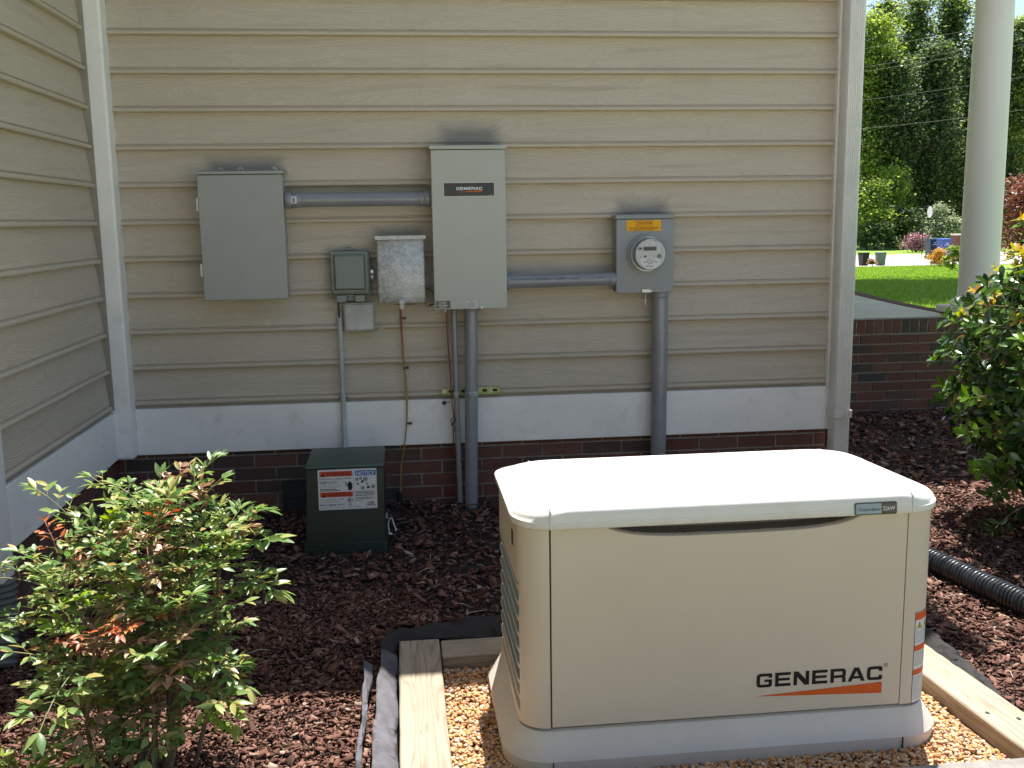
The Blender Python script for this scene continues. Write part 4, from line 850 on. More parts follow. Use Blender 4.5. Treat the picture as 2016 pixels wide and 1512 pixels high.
obj('left_panel', b, [M['gen_tan'], M['louver']], gen, smooth=R(35))
pathR = [(SRX, GY0 + .02), (SRX, GY0)] + arc_path(GX1 - rad, GY0 + rad, rad, -90, 0) + arc_path(GX1 - rad, GY1 - rad, rad, 0, 90) + [(1.80, GY1)]
b = MB(); b.loft([[(x, y, z) for x, y in pathR] for z in (ZB, ZT)], False, False, closed=False); rp = obj('right_panel', b, M['gen_tan'], gen, smooth=R(35))
# front door, with a shallow scoop under the lid
b = MB(); nx, nz = 260, 60; DX0, DX1, DZ0, DZ1 = SLX + .0045, SRX - .0045, ZB + .004, .698
def door_y(x, z):
    c = (x - 2.325) / .37; y = GY0 - .003
    if abs(c) < 1:
        zarc = DZ1 + .004 - .054 * (1 - c ** 4) ** .55
        s = min(1, max(0, (z - zarc) / .014)); y += .050 * s * s * (3 - 2 * s)
    return y
zsn = [DZ0 + (DZ1 - .07 - DZ0) * k / 12 for k in range(12)] + [DZ1 - .07 + .07 * k / 110 for k in range(111)]
rows = [[(DX0 + (DX1 - DX0) * i / nx, door_y(DX0 + (DX1 - DX0) * i / nx, z), z) for i in range(nx + 1)] for z in zsn]
b.loft(rows, False, False, closed=False)
b.box(DX0 + .0003, DX1 - .0003, GY0 + .0505, GY0 + .055, DZ0, DZ1)
nrow = nx + 1; last = (len(rows) - 1) * nrow
for (a_, b_) in ((0, last),):
    pass
e = len(b.v); b.v += [(DX0, GY0 + .050, DZ0), (DX1, GY0 + .050, DZ0), (DX0, GY0 + .050, DZ1), (DX1, GY0 + .050, DZ1)]
b.f += [(e, e + 1, nx, 0)]; b.m += [0]
b.f.append(tuple([k * nrow for k in range(len(rows))] + [e + 2, e])); b.m.append(0)
b.f.append(tuple([e + 1, e + 3] + [k * nrow + nx for k in reversed(range(len(rows)))])); b.m.append(0)
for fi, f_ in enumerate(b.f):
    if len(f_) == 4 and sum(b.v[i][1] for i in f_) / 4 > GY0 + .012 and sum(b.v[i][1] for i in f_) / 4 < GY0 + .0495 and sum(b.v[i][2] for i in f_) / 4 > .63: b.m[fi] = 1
door = obj('front_door', b, [M['gen_tan'], M['recess_shade']], gen, smooth=R(30))
# lid
b = MB()
LR = []
for z, ix, iy, r in [(.694, .010, .020, .090), (.6872, -.006, -.016, .108), (.6880, -.012, -.022, .114), (.692, -.0135, -.0245, .116), (.706, -.0135, -.0245, .116), (.7068, -.0115, -.0225, .115), (.718, -.009, -.0220, .116), (.726, -.004, -.0215, .118),
                     (.734, .008, -.0205, .118), (.7405, .026, -.0170, .118), (.7455, .046, -.008, .115), (.7485, .066, .010, .110), (.7500, .090, .040, .10), (.7510, .12, .08, .08), (.7514, .20, .14, .07), (.7516, .30, .20, .06)]:
    LR.append([(x, y, z - (.024 * max(0, y - GY0) / .61 if z > .71 else 0)) for x, y in rrect(GX0 + ix * (1.25 if ix > 0 else 1), GX1 - ix * (.75 if ix > 0 else 1), GY0 + iy, GY1 - iy, r, 12)])
b.loft(LR, True, True); lid = obj('lid', b, M['gen_lid'], gen, smooth=R(60))
b = MB()           # raised seam lines where the end caps meet the lid
for xf, xb in ((SLX + .002, SLX + .024), (SRX - .002, SRX - .004)):
    P = [(xf, GY0 - .0245, .690), (xf, GY0 - .0240, .705), (xf, GY0 - .0215, .725), (xf, GY0 - .0195, .7350), (xf, GY0 - .0160, .7405), (xf, GY0 - .007, .7452), (xf + (xb - xf) * .12, GY0 + .03, .7475), (xf + (xb - xf) * .5, GY0 + .14, .7438), (xf + (xb - xf) * .8, GY0 + .33, .7368), (xb, GY0 + .50, .7300), (xb, GY1 - .03, .7255), (xb, GY1 + .006, .718)]
    b = MB(); b.tube(CAT(P, 4), .0024, 6); obj('lid_seam', b, M['gen_lid'], lid, smooth=R(60))
L = Label(lambda u, v, h: (2.648 + u, GY0 - .0250 + max(0, v - .015) * .15 - h - .001,   .690 + v))
L.rect(0, 0, .120, .034, M['plate'], 1, .005); L.rect(.004, .003, .076, .031, M['silver_ink'], 2, .003); L.text('Guardian', .010, .0115, .0085, M['dark_ink'], 3, wid=.060); L.text('22kW', .080, .0115, .0105, M['white_ink'], 3, wid=.034, bold=.01)
L.done('badge', lid)
L = Label(front(2.394, .199, GY0 - .0035)); k = .368 / (7 * W_ + 6 * .22)
L2 = generac(L, 0, .0, .366, M['black_ink'], 1); L.poly([[(-.002, -.026), (.366, -.026), (.366, .0 - .0)] if False else [(-.002, -.0255), (.366, -.040), (.366, -.007)]], M['orange_ink'], 1)
L.text('R', .3745, .040, .0045, M['black_ink'], 1, bold=.01); L.poly([[(.3762 + .0058 * math.cos(a / 20 * 6.2832), .0423 + .0058 * math.sin(a / 20 * 6.2832)) for a in range(20)], [(.3762 + .0047 * math.cos(a / 20 * 6.2832), .0423 + .0047 * math.sin(a / 20 * 6.2832)) for a in range(20)]], M['black_ink'], 1)
L.done('logo', door)
# warning label wrapped round the right front corner
ccx, ccy = GX1 - rad, GY0 + rad
def wrap(u, v, h):
    a = -math.pi / 2 + u / rad; return (ccx + (rad + h) * math.cos(a), ccy + (rad + h) * math.sin(a), .112 + v)
L = Label(wrap); u0, u1, HH = .020, .112, .272
L.strip(u0 - .0015, .006, u1 + .0015, HH + .006, M['dark_ink'], 0, 12); L.strip(u0, .0075, u1, HH + .0045, M['paper'], 1, 12)
for zc in (HH - .018, HH * .595, HH * .33): L.strip(u0, zc, u1, zc + .0215 if zc > .2 else zc + .017, M['orange_ink'], 2, 12)
for j in range(2):
    xx = u0 + .004 + j * .030; L.tri([(xx, HH - .046), (xx + .024, HH - .046), (xx + .012, HH - .023)], M['black_ink'], 2); L.tri([(xx + .003, HH - .0445), (xx + .021, HH - .0445), (xx + .012, HH - .027)], M['yellow_ink'], 3); L.rect(xx + .011, HH - .042, xx + .0135, HH - .033, M['black_ink'], 4)
q = random.Random(5)
for (za, zb) in ((HH - .052, HH * .595 + .024), (HH * .595 - .006, HH * .33 + .024), (HH * .33 - .006, .014)):
    z = za
    while z > zb: L.strip(u0 + .003, z, u0 + .003 + (u1 - u0 - .006) * q.uniform(.7, 1), z + .0014, M['grey_ink'], 2, 6); z -= .0048
L.done('warning_label', rp)
b = MB(); b.box(GX0 - .0020, GX0 + .004, -2.46, -2.435, .600, .640); obj('lid_lock_slot', b, M['black'], gen)
for (xa, xb, o_) in ((1.795, 1.812, 0), (1.752, 1.765, .012)): b = MB(); b.box(xa, xb, GY0 - .040 + o_, GY0 - .012 + o_, -.004, .006); obj('base_foot', b, M['black'], gen)

# ------------------------------------------------------------------ timber frame, fabric, gravel
def timber(name, label, x0, x1, y0, y1, z0, z1, m, rot=0.0, holes=()):
    c = ((x0 + x1) / 2, (y0 + y1) / 2, z0)
    b = MB(); nseg = 10; lx = (x1 - x0) > (y1 - y0); q = random.Random(sum(map(ord, label))); rings = []
    for i in range(nseg + 1):
        u = i / nseg; j = [q.uniform(-.0015, .0015) for _ in range(4)]
        if lx: X = x0 + (x1 - x0) * u; rings.append([(X, y0 + j[0], z0), (X, y0 + j[1], z1), (X, y1 + j[2], z1), (X, y1 + j[3], z0)])
        else: Y = y0 + (y1 - y0) * u; rings.append([(x0 + j[0], Y, z0), (x1 + j[1], Y, z0), (x1 + j[2], Y, z1), (x0 + j[3], Y, z1)])
    b.loft(rings); o = obj(name, b, m, None, c, bevel=.006); o.rotation_euler = (0, 0, rot)
    tag(o, label, 'timber', 'timbers framing the generator gravel'); return o
timber('landscape_timber', 'sunlit wooden timber along the left side of the gravel, next to the grey fabric flap', 1.402, 1.542, -3.05, -1.785, -.06, .045, M['timber_y'])
timber('landscape_timber', 'shaded weathered timber along the back of the gravel behind the generator', 1.546, 3.02, -1.930, -1.795, -.06, .043, M['timber_x'])
rt = timber("landscape_timber", "sunlit knotty timber with nail holes along the right side of the gravel", 3.068, 3.208, -2.785, -1.80, -.06, .045, M["timber_y"], R(4.0))
for (x, y) in ((3.165, -2.60), (3.14, -2.70), (3.175, -2.675), (3.10, -2.55)): b = MB(); b.loft([[(x + .006 * math.cos(6.283 * i / 12), y + .008 * math.sin(6.283 * i / 12), z) for i in range(12)] for z in (.0455, .0462)]); obj('nail', b, M['gap'], rt)
timber('landscape_timber', 'grey timber across the front of the gravel at the lower right edge of the photo', 1.546, 3.24, -2.93, -2.790, -.06, .044, M['timber_grey'])

def sheet(name, label, path_in, path_out, m, th=.0015, seed=1, nsub=60, wav=.004):
    """thin cloth strip between two 3-D paths"""
    def res(P, n):
        C = CAT(P, 10); d = [0]
        for i in range(1, len(C)): d.append(d[-1] + (C[i] - C[i - 1]).length)
        return [C[min(range(len(d)), key=lambda j: abs(d[j] - d[-1] * k / n))] for k in range(n + 1)]
    A, B = res(path_in, nsub), res(path_out, nsub); q = np.random.default_rng(seed); nv = 7; V = []
    for i in range(nsub + 1):
        for j in range(nv):
            u = j / (nv - 1); p = A[i].lerp(B[i], u) + Vector((0, 0, wav * math.sin(i * .55 + j * 1.3) * math.sin(j * .9 + i * .21)))
            V.append(p + Vector((wav * .7 * math.sin(i * .37 + j), wav * .5 * math.cos(i * .61 + j), .006 * math.sin(math.pi * u) + .0018 * math.sin(i * .8 + j * j))))
    I = lambda i, j: i * nv + j; b = MB(); b.v = [tuple(p) for p in V]
    b.f = [(I(i, j), I(i, j + 1), I(i + 1, j + 1), I(i + 1, j)) for i in range(nsub) for j in range(nv - 1)]; b.m = [0] * len(b.f)
    o = obj(name, b, m, None, tuple(A[0]), smooth=R(70)); s = o.modifiers.new('thickness', 'SOLIDIFY'); s.thickness = th
    return tag(o, label, 'fabric', 'landscape fabric round the timber frame')
sheet('landscape_fabric', 'frayed light grey fabric flap standing up along the left timber', [(1.398, -1.90, .030), (1.396, -2.2, .030), (1.396, -2.6, .03), (1.396, -3.0, .03)], [(1.345, -1.93, .085), (1.334, -2.2, .070), (1.328, -2.6, .075), (1.32, -3.0, .08)], M['fabric'], seed=3)
sheet('landscape_fabric', 'small pointed grey fabric flap on the mulch left of the long flap', [(1.318, -2.00, .05), (1.31, -2.2, .045), (1.30, -2.6, .05), (1.29, -3.0, .05)], [(1.285, -1.985, .075), (1.292, -2.2, .065), (1.285, -2.6, .065), (1.26, -3.0, .06)], M['fabric'], seed=5)
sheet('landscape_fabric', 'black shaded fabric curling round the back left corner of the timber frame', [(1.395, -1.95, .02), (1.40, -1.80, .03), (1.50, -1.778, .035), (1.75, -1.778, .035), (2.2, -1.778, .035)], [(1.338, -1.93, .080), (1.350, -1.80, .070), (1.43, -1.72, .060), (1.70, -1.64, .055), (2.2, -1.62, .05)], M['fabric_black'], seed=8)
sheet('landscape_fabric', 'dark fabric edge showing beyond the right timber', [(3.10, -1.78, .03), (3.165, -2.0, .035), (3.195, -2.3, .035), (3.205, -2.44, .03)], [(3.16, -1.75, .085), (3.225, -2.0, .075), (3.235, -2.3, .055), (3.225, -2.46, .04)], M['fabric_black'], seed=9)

b = MB(); b.box(1.543, 3.12, -2.80, -1.925, -.05, -.014); tag(obj('gravel_bed', b, M['bedding']), kind='structure')
def pebbles(n, seed):
    g = np.random.default_rng(seed)
    import bmesh
    bm = bmesh.new(); bmesh.ops.create_icosphere(bm, subdivisions=2, radius=1.0); bv = np.array([v.co[:] for v in bm.verts]); bf = np.array([[v.index for v in f.verts] for f in bm.faces]); bm.free()
    x = g.uniform(1.548, 3.11, n); y = g.uniform(-2.785, -1.935, n)
    keep = ~((x > 1.76) & (x < 2.87) & (y > -2.56) & (y < -2.0)) & (x < 3.055 + (-(y + 2.42)) * .07)
    x, y = x[keep], y[keep]; n = len(x)
    r = g.uniform(.0030, .0074, n); S = np.stack([r * g.uniform(.9, 1.5, n), r * g.uniform(.75, 1.1, n), r * g.uniform(.5, .85, n)], -1)
    P = bv[None] * (1 + g.normal(0, .05, (n, len(bv), 1))); P = P * S[:, None, :]
    a = g.uniform(0, 6.283, n); c, s = np.cos(a)[:, None], np.sin(a)[:, None]; t = g.normal(0, .4, n); ct, st = np.cos(t)[:, None], np.sin(t)[:, None]
    X, Y, Z = P[..., 0], P[..., 1], P[..., 2]; X, Z = X * ct + Z * st, -X * st + Z * ct; X, Y = X * c - Y * s, X * s + Y * c
    z = -.012 + g.uniform(0, .013, n) + .003 * np.sin(x * 22) * np.sin(y * 19)
    V = np.stack([X + x[:, None], Y + y[:, None], Z + z[:, None]], -1).reshape(-1, 3)
    return V, (bf[None] + (np.arange(n) * len(bv))[:, None, None]).reshape(-1, 3)
V, F = pebbles(27000, 4)
tag(np_obj('pea_gravel', V, F, M['pebble'], smooth=True), 'orange and cream pea gravel inside the timber frame', 'gravel', kind='stuff')

# ------------------------------------------------------------------ corrugated drain pipe, left downspout
t = thing('drain_pipe', 'black corrugated drain pipe lying on the mulch to the right of the generator', 'drain pipe', (3.7, -1.8, .03))
C = CAT([(3.77, -.10, .12), (3.70, -.35, .07), (3.60, -.8, .06), (3.585, -1.1, .07), (3.62, -1.35, .065), (3.69, -1.7, .06), (3.80, -2.2, .058), (3.98, -2.9, .055)], 60)
d = 0; pts = []; rr = []; prev = C[0]
for p in C:
    d += (p - prev).length; prev = p; pts.append(p); rr.append(.050 + .0045 * max(-1, min(1, 1.8 * math.sin(d / .0165 * 2 * math.pi))))
C2 = []; R2 = []; D = 0
for i in range(len(C) - 1):
    seg = (C[i + 1] - C[i]).length; m_ = max(1, int(seg / .0022))
    for k in range(m_):
        u = k / m_; C2.append(C[i].lerp(C[i + 1], u)); D_ = D + seg * u; R2.append(.044 + .0040 * max(-1, min(1, 1.8 * math.sin(D_ / .0175 * 2 * math.pi))))
    D += seg
b = MB(); b.tube(C2, R2, 20); obj('corrugated_tube', b, M['rubber'], t, smooth=R(60))
t = thing('corner_downspout', 'white downspout with a dark ribbed elbow at the far left edge', 'downspout', (.04, -1.62, .02))
b = MB(); b.box(.010, .080, -1.72, -1.61, .30, 4.45); obj('pipe', b, M['gutter_paint'], t, bevel=.006)
b = MB(); Cc = []; Rr = []
for i in range(90):
    u = i / 89; Cc.append(Vector((.045 - .0 * u, -1.665 - .06 * u * u, .30 - .29 * u))); Rr.append(.052 + .004 * math.sin(i * .9))
b.tube(Cc, Rr, 18); obj('elbow', b, M['gasket'], t, smooth=R(60))

# ------------------------------------------------------------------ leaves
LEAF_U = [0.0, 0.22, 0.5, 0.78, 1.0]; LEAF_W = [0.03, 0.78, 1.0, 0.62, 0.02]
def leaf_batch(pos, dirs, nrm, L, W, droop=0.18, fold=0.25, wprof=LEAF_W):
    """arrays: pos (n,3), unit dirs, approx normals, lengths, widths -> V, F (each leaf its own island)"""
    n = len(pos); d = dirs / np.linalg.norm(dirs, axis=1, keepdims=True)
    s = np.cross(d, nrm); s /= np.linalg.norm(s, axis=1, keepdims=True) + 1e-9; u = np.cross(s, d)
    V = []
    for t, w in zip(LEAF_U, wprof):
        c = pos + d * (L * t)[:, None] - u * (L * droop * t * t)[:, None]
        V += [c - s * (W * w * .5)[:, None] + u * (W * w * fold * .5)[:, None], c, c + s * (W * w * .5)[:, None] + u * (W * w * fold * .5)[:, None]]
    V = np.stack(V, 1).reshape(-1, 3); f = []
    for k in range(len(LEAF_U) - 1):
        a = 3 * k; f += [(a, a + 1, a + 4, a + 3), (a + 1, a + 2, a + 5, a + 4)]
    f = np.array(f); F = (f[None] + (np.arange(n) * 15)[:, None, None]).reshape(-1, 4)
    return V, F
def unit(v): v = np.asarray(v, float); return v / (np.linalg.norm(v) + 1e-9)

class LeafSet:
    def __init__(s): s.d = {}
    def add(s, key, p, d, n, L, W): s.d.setdefault(key, []).append((*p, *d, *n, L, W))
    def build(s, name, parent, order, droop=.18, fold=.25, wprof=LEAF_W):
        VV, FF, MI = [], [], []; off = 0; mats = []
        for i, k in enumerate(order):
            if k not in s.d: continue
            A = np.array(s.d[k]); V, F = leaf_batch(A[:, :3], A[:, 3:6], A[:, 6:9], A[:, 9], A[:, 10], droop, fold, wprof)
            VV.append(V); FF.append(F + off); off += len(V); MI.append(np.full(len(F), len(mats))); mats.append(M[k])
        return np_obj(name, np.concatenate(VV), np.concatenate(FF), mats, parent=parent, smooth=True, mi=np.concatenate(MI))

def nandina(root, base, specs, seed, fronds_per=13, llen=.040, extra=()):
    """canes with compound fronds: rachis -> side stalks -> lance leaflets"""
    g = np.random.default_rng(seed); LS = LeafSet(); tw = MB(); cb = MB()
    def frond(p0, d0, length, key, lscale=1.0):
        p = np.array(p0, float); d = unit(d0); ns = 5; step = length / ns; pts = [tuple(p)]
        for i in range(ns):
            d = unit(d + np.array([0, 0, -.10]) + g.normal(0, .06, 3)); p = p + d * step; pts.append(tuple(p))
            side = unit(np.cross(d, [0, 0, 1]) + g.normal(0, .1, 3))
            for sg in (-1, 1):
                if i == ns - 1 or g.random() < .12: continue
                sd = unit(side * sg + d * .55 + np.array([0, 0, g.uniform(-.05, .35)])); sl = length * g.uniform(.22, .42) * (1 - .12 * i)
                q = p + sd * sl; tw.tube([tuple(p), tuple(q)], .0010, 4, 1 if 'red' in key or 'pink' in key else 0, False)
                for (f, sg2) in ((.5, 1), (.5, -1), (.95, 1), (.95, -1), (1.0, 0)):
                    if g.random() < .10: continue
                    o_ = p + sd * sl * f; ld = unit(sd + sg2 * np.cross(sd, [0, 0, 1]) * .9 + g.normal(0, .25, 3) + np.array([0, 0, .05]))
                    LS.add(key, o_, ld, unit(np.array([0, 0, 1]) + g.normal(0, .38, 3)), llen * lscale * g.uniform(.65, 1.2), llen * lscale * g.uniform(.28, .42))
        for sg2 in (0, 1, -1):
            ld = unit(d + sg2 * np.cross(d, [0, 0, 1]) * .8 + g.normal(0, .15, 3))
            LS.add(key, p, ld, unit(np.array([0, 0, 1]) + g.normal(0, .3, 3)), llen * lscale * 1.15, llen * lscale * .40)
        tw.tube(pts, [.0016] * len(pts), 5, 1 if 'red' in key or 'pink' in key else 0, False)
    for (bx, by, tx, ty, tz, r) in specs:
        p0 = np.array([bx, by, base]); p1 = np.array([tx, ty, tz]); bow = g.normal(0, .03, 3); P = []
        for k in range(9):
            u = k / 8; P.append(p0 * (1 - u) + p1 * u + bow * math.sin(math.pi * u))
        cb.tube([tuple(x) for x in P], [r * (1 - .55 * k / 8) + g.normal(0, .0006) for k in range(9)], 9)
        for k in range(fronds_per):
            u = 1 - .66 * (k / fronds_per) ** 1.25; o_ = p0 * (1 - u) + p1 * u + bow * math.sin(math.pi * u)
            a = k * 2.4 + g.uniform(0, .8); el = .15 + 1.0 * (u - .4) / .6 * g.uniform(.6, 1.2)
            d = np.array([math.cos(a) * math.cos(el), math.sin(a) * math.cos(el), math.sin(el)])
            c = g.random(); hgh = (o_[2] - base)
            key = 'nandina' if c < .72 else ('nandina_lime' if c < .84 else ('nandina_pink' if c < .93 else 'nandina_red'))
            if hgh < .30 and key in ('nandina_red',): key = 'nandina'
            frond(o_, d, g.uniform(.11, .20) * (1.05 - .25 * (u > .95)), key, .62 if key == 'nandina_red' else (1.0 if g.random() < .7 else 1.25))
    for (p, d, l, key, ls) in extra: frond(p, d, l, key, ls)
    obj('canes', cb, M['cane'], root, smooth=R(60)); obj('leaf_stalks', tw, [M['twig'], M['red_twig']], root)
    LS.build('leaves', root, ['nandina', 'nandina_lime', 'nandina_pink', 'nandina_red'])
sh = thing('nandina_shrub', 'leafy nandina shrub with green, bronze and red leaves in the left foreground', 'shrub', (.70, -2.55, .0))
g = np.random.default_rng(77); specs = []
tops = [(.50, -2.44, .52), (.56, -2.56, .60), (.61, -2.38, .64), (.66, -2.55, .62), (.73, -2.32, .72), (.77, -2.48, .70), (.83, -2.36, .74), (.88, -2.44, .66), (.92, -2.40, .58), (.84, -2.58, .52), (.66, -2.66, .46), (.78, -2.64, .40)]
for (tx, ty, tz) in tops: specs.append((.72 + (tx - .72) * .45 + g.normal(0, .02), -2.50 + (ty + 2.5) * .4 - .02, tx, ty, tz, g.uniform(.006, .011)))
nandina(sh, -.02, specs, 21, 13, .0345, extra=[
    ((.70, -2.30, .66), (-.35, .1, .75), .20, 'nandina', 1.1), ((.86, -2.32, .68), (.02, .1, .8), .10, 'nandina_pink', 1.0),
    ((.91, -2.38, .60), (.9, 0, .35), .17, 'nandina', 1.5), ((.92, -2.40, .52), (.9, -.1, -.05), .17, 'nandina', 1.5), ((.90, -2.36, .64), (.7, .1, .45), .16, 'nandina', 1.4),
    ((.46, -2.46, .56), (-.8, 0, .35), .20, 'nandina', 1.4), ((.48, -2.46, .44), (-.95, -.1, .12), .18, 'nandina', 1.2), ((.56, -2.36, .66), (-.35, .1, .6), .18, 'nandina', 1.2),
    ((.74, -2.60, .50), (.0, -.8, .1), .09, 'nandina_red', .9), ((.90, -2.56, .38), (.6, -.3, -.1), .15, 'nandina', 1.3), ((.88, -2.58, .28), (.6, -.2, -.2), .13, 'nandina_lime', 1.2), ((.62, -2.70, .42), (-.1, -.7, .0), .20, 'nandina', 1.5),
    ((.50, -2.40, .62), (-.2, .2, .5), .10, 'nandina_red', .7)])
sh2 = thing('nandina_seedling', 'small pale green nandina sprout in the sunlit mulch at the lower left corner', 'plant', (.375, -2.50, 0))
nandina(sh2, -.01, [(.375, -2.50, .385, -2.50, .06, .003), (.40, -2.53, .415, -2.53, .05, .002)], 5, 3, .030, extra=[((.385, -2.50, .03), (-.3, 0, .6), .08, 'nandina_lime', 1.0), ((.39, -2.50, .02), (.5, 0, .5), .07, 'nandina_lime', 1.0)])

def evergreen(root, base, centre, rad3, seed, nshoot=560):
    g = np.random.default_rng(seed); LS = LeafSet(); tw = MB(); c = np.array(centre); rd = np.array(rad3); trunks = []
    for k in range(9):
        a = g.uniform(0, 6.28); t = c + rd * np.array([math.cos(a) * .5, math.sin(a) * .5, g.uniform(.1, .6)])
        b0 = np.array(base) + np.array([math.cos(a) * .05, math.sin(a) * .05, 0]); tw.tube([tuple(b0), tuple((b0 + t) / 2 + g.normal(0, .03, 3)), tuple(t)], [.014, .010, .005], 7); trunks.append((b0, t))
    def shoot(p, d, key, ls=1.0, n=6):
        for k in range(n):
            a = k * 2.4 + g.uniform(0, .6); s1 = unit(np.cross(d, [.3, .2, 1])); s2 = np.cross(d, s1)
            ld = unit(d * .45 + s1 * math.cos(a) + s2 * math.sin(a)); LS.add(key, p + d * g.uniform(-.015, .015), ld, unit(d + np.array([0, 0, .6]) + g.normal(0, .25, 3)), ls * g.uniform(.045, .075), ls * g.uniform(.020, .031))
        LS.add(key, p, d, unit(np.cross(d, s1)), ls * .05, ls * .02)
    for k in range(nshoot):
        v = unit(g.normal(0, 1, 3)); rr = g.uniform(.60, 1.05) ** .6 * (1 + .10 * math.sin(v[0] * 7 + v[2] * 5) + .08 * math.sin(v[1] * 11)); p = c + rd * v * rr
        if p[2] < .05: continue
        d = unit(v + np.array([0, 0, .45]) + g.normal(0, .3, 3))
        b0, t = trunks[g.integers(0, 9)]; u = g.uniform(.3, 1); q = b0 * (1 - u) + t * u
        if g.random() < .35: tw.tube([tuple(q), tuple((q + p) / 2 + np.array([0, 0, -.02])), tuple(p)], [.004, .003, .0018], 5)
        top = v[2] > .35
        key = 'gloss_new' if g.random() < (.30 if top and rr > .85 else .02) else ('gloss_mid' if g.random() < .22 else 'gloss')
        shoot(p, d, key, .85 if key == 'gloss_new' else 1.0)
    return LS, tw, shoot
eb = thing('evergreen_shrub', 'glossy dark evergreen shrub with yellow and orange new tips at the right edge', 'shrub', (4.48, -.95, .02))
LS, tw, shoot = evergreen(eb, (4.58, -.95, 0), (4.58, -.95, .74), (.60, .60, .72), 33, 1500)
g = np.random.default_rng(9)
for (q, p, key) in [((4.15, -1.05, 1.15), (4.02, -1.08, 1.47), 'gloss_new'), ((4.1, -1.1, 1.10), (3.79, -1.12, 1.20), 'gloss'), ((4.05, -1.1, 1.05), (3.74, -1.12, 1.11), 'gloss'), ((4.05, -1.1, .95), (3.77, -1.1, 1.02), 'gloss'), ((4.0, -1.1, .70), (3.76, -1.1, .70), 'gloss_mid'), ((4.0, -1.1, .6), (3.74, -1.12, .55), 'gloss_mid'), ((4.0, -1.1, .45), (3.80, -1.15, .40), 'gloss_mid'), ((4.0, -1.1, .35), (3.86, -1.15, .28), 'gloss'), ((4.0, -1.2, .25), (3.84, -1.2, .14), 'gloss'), ((4.05, -1.1, 1.2), (3.93, -1.1, 1.33), 'gloss_new')]:
    q, p = np.array(q) + [.13, 0, 0], np.array(p) + [.13, 0, 0]; tw.tube([tuple(q), tuple((q + p) / 2 + np.array([0, 0, .015])), tuple(p)], [.004, .003, .0016], 5)
    for u in (.35, .6, .8, 1.0): shoot(q * (1 - u) + p * u, unit(p - q + g.normal(0, .1, 3) * .2), key, 1.05, 3 if u < 1 else 6)
obj('branches', tw, M['cane'], eb, smooth=R(60)); LS.build('leaves', eb, ['gloss', 'gloss_mid', 'gloss_new'], droop=.12, fold=.18, wprof=[.05, .62, 1.0, .90, .05])
for i, (x, y, lb) in enumerate([(3.86, -.12, 'tiny yellow-green weed in the mulch nearest the porch'), (3.93, -.62, 'tiny pale weed in the sunlit mulch right of the generator lid'), (3.72, -.95, 'tiny weed with an orange tip in the mulch above the drain pipe')]):
    t = thing('weed', lb, 'weed', (x, y, .02), 'weeds in the mulch'); LS = LeafSet(); g = np.random.default_rng(50 + i)
    for k in range(16):
        a = g.uniform(0, 6.28); LS.add('nandina_lime' if k < 14 or i < 2 else 'nandina_red', (x + g.normal(0, .012), y + g.normal(0, .012), .028), unit((math.cos(a), math.sin(a), g.uniform(.3, 1.0))), (0, 0, 1), g.uniform(.02, .04), .009)
    LS.build('leaves', t, ['nandina_lime', 'nandina_red'])

t = None
g = np.random.default_rng(91); b = MB()
for k in range(150):
    x, y = g.uniform(.1, 5.2), g.uniform(-3.0, 1.2)
    if (1.3 < x < 3.3 and y < -1.6) or (y > -.06 and x < 3.8): continue
    a = g.uniform(0, 3.14); l = g.uniform(.015, .05); z = float(bed_h(x, y)) + .016
    b.tube([(x - math.cos(a) * l, y - math.sin(a) * l, z), (x, y, z + g.uniform(.002, .008)), (x + math.cos(a) * l, y + math.sin(a) * l, z)], [.0008, .0013, .0006], 4)
tag(obj('straw_litter', b, M['cream_wire'], None, (2, -1.5, 0)), 'thin pale straw and splinters scattered over the bark mulch', 'litter', kind='stuff')

# ------------------------------------------------------------------ far side: lawn, road, trees
def dirpt(xy, D): return (1.4452 + xy * D, -5.1266 + D)      # x/y slope seen from the viewpoint and distance in y
def road_pts():
    b = MB(); Y0, Y1 = 41.8, 59.0; nx = 60
    xs_ = np.linspace(-80, 140, 111); ys_ = np.linspace(0, 1, 14); V = []
    for x in xs_:
        a = Y0 - .05 * (x - 24); c = Y1 + .10 * (x - 24)
        for u in ys_: y = a + (c - a) * u; V.append((x, y, float(hgt(x, y)) - .03 + .02))
    n = len(ys_); b.v = V; b.f = [(i * n + j, (i + 1) * n + j, (i + 1) * n + j + 1, i * n + j + 1) for i in range(110) for j in range(n - 1)]; b.m = [0] * len(b.f)
    return b
tag(obj('road', road_pts(), M['road'], smooth=R(60)), kind='structure')
g = np.random.default_rng(3); n = 90000
D = 9 + 38 * g.random(n) ** 1.3; xy = g.uniform(.40, .62, n); X = 1.4452 + xy * D; Y = -5.1266 + D
k_ = (Y < 41.5) & ((X > 7.0) | (Y > 10)); X, Y = X[k_], Y[k_]; n = len(X); Z = hgt(X, Y) - .035; hh = g.uniform(.03, .07, n) * (1 + (Y - 4) * .012); ww = hh * .22; a = g.uniform(0, 6.28, n); le = g.normal(0, .5, (n, 2)) * hh[:, None]
V = np.stack([np.stack([X - np.cos(a) * ww, Y - np.sin(a) * ww, Z], -1), np.stack([X + np.cos(a) * ww, Y + np.sin(a) * ww, Z], -1), np.stack([X + le[:, 0], Y + le[:, 1], Z + hh], -1)], 1).reshape(-1, 3)
tag(np_obj('grass_blades', V, np.arange(n * 3).reshape(n, 3), M['blade']), 'bright green lawn grass beyond the porch', 'grass', kind='stuff')

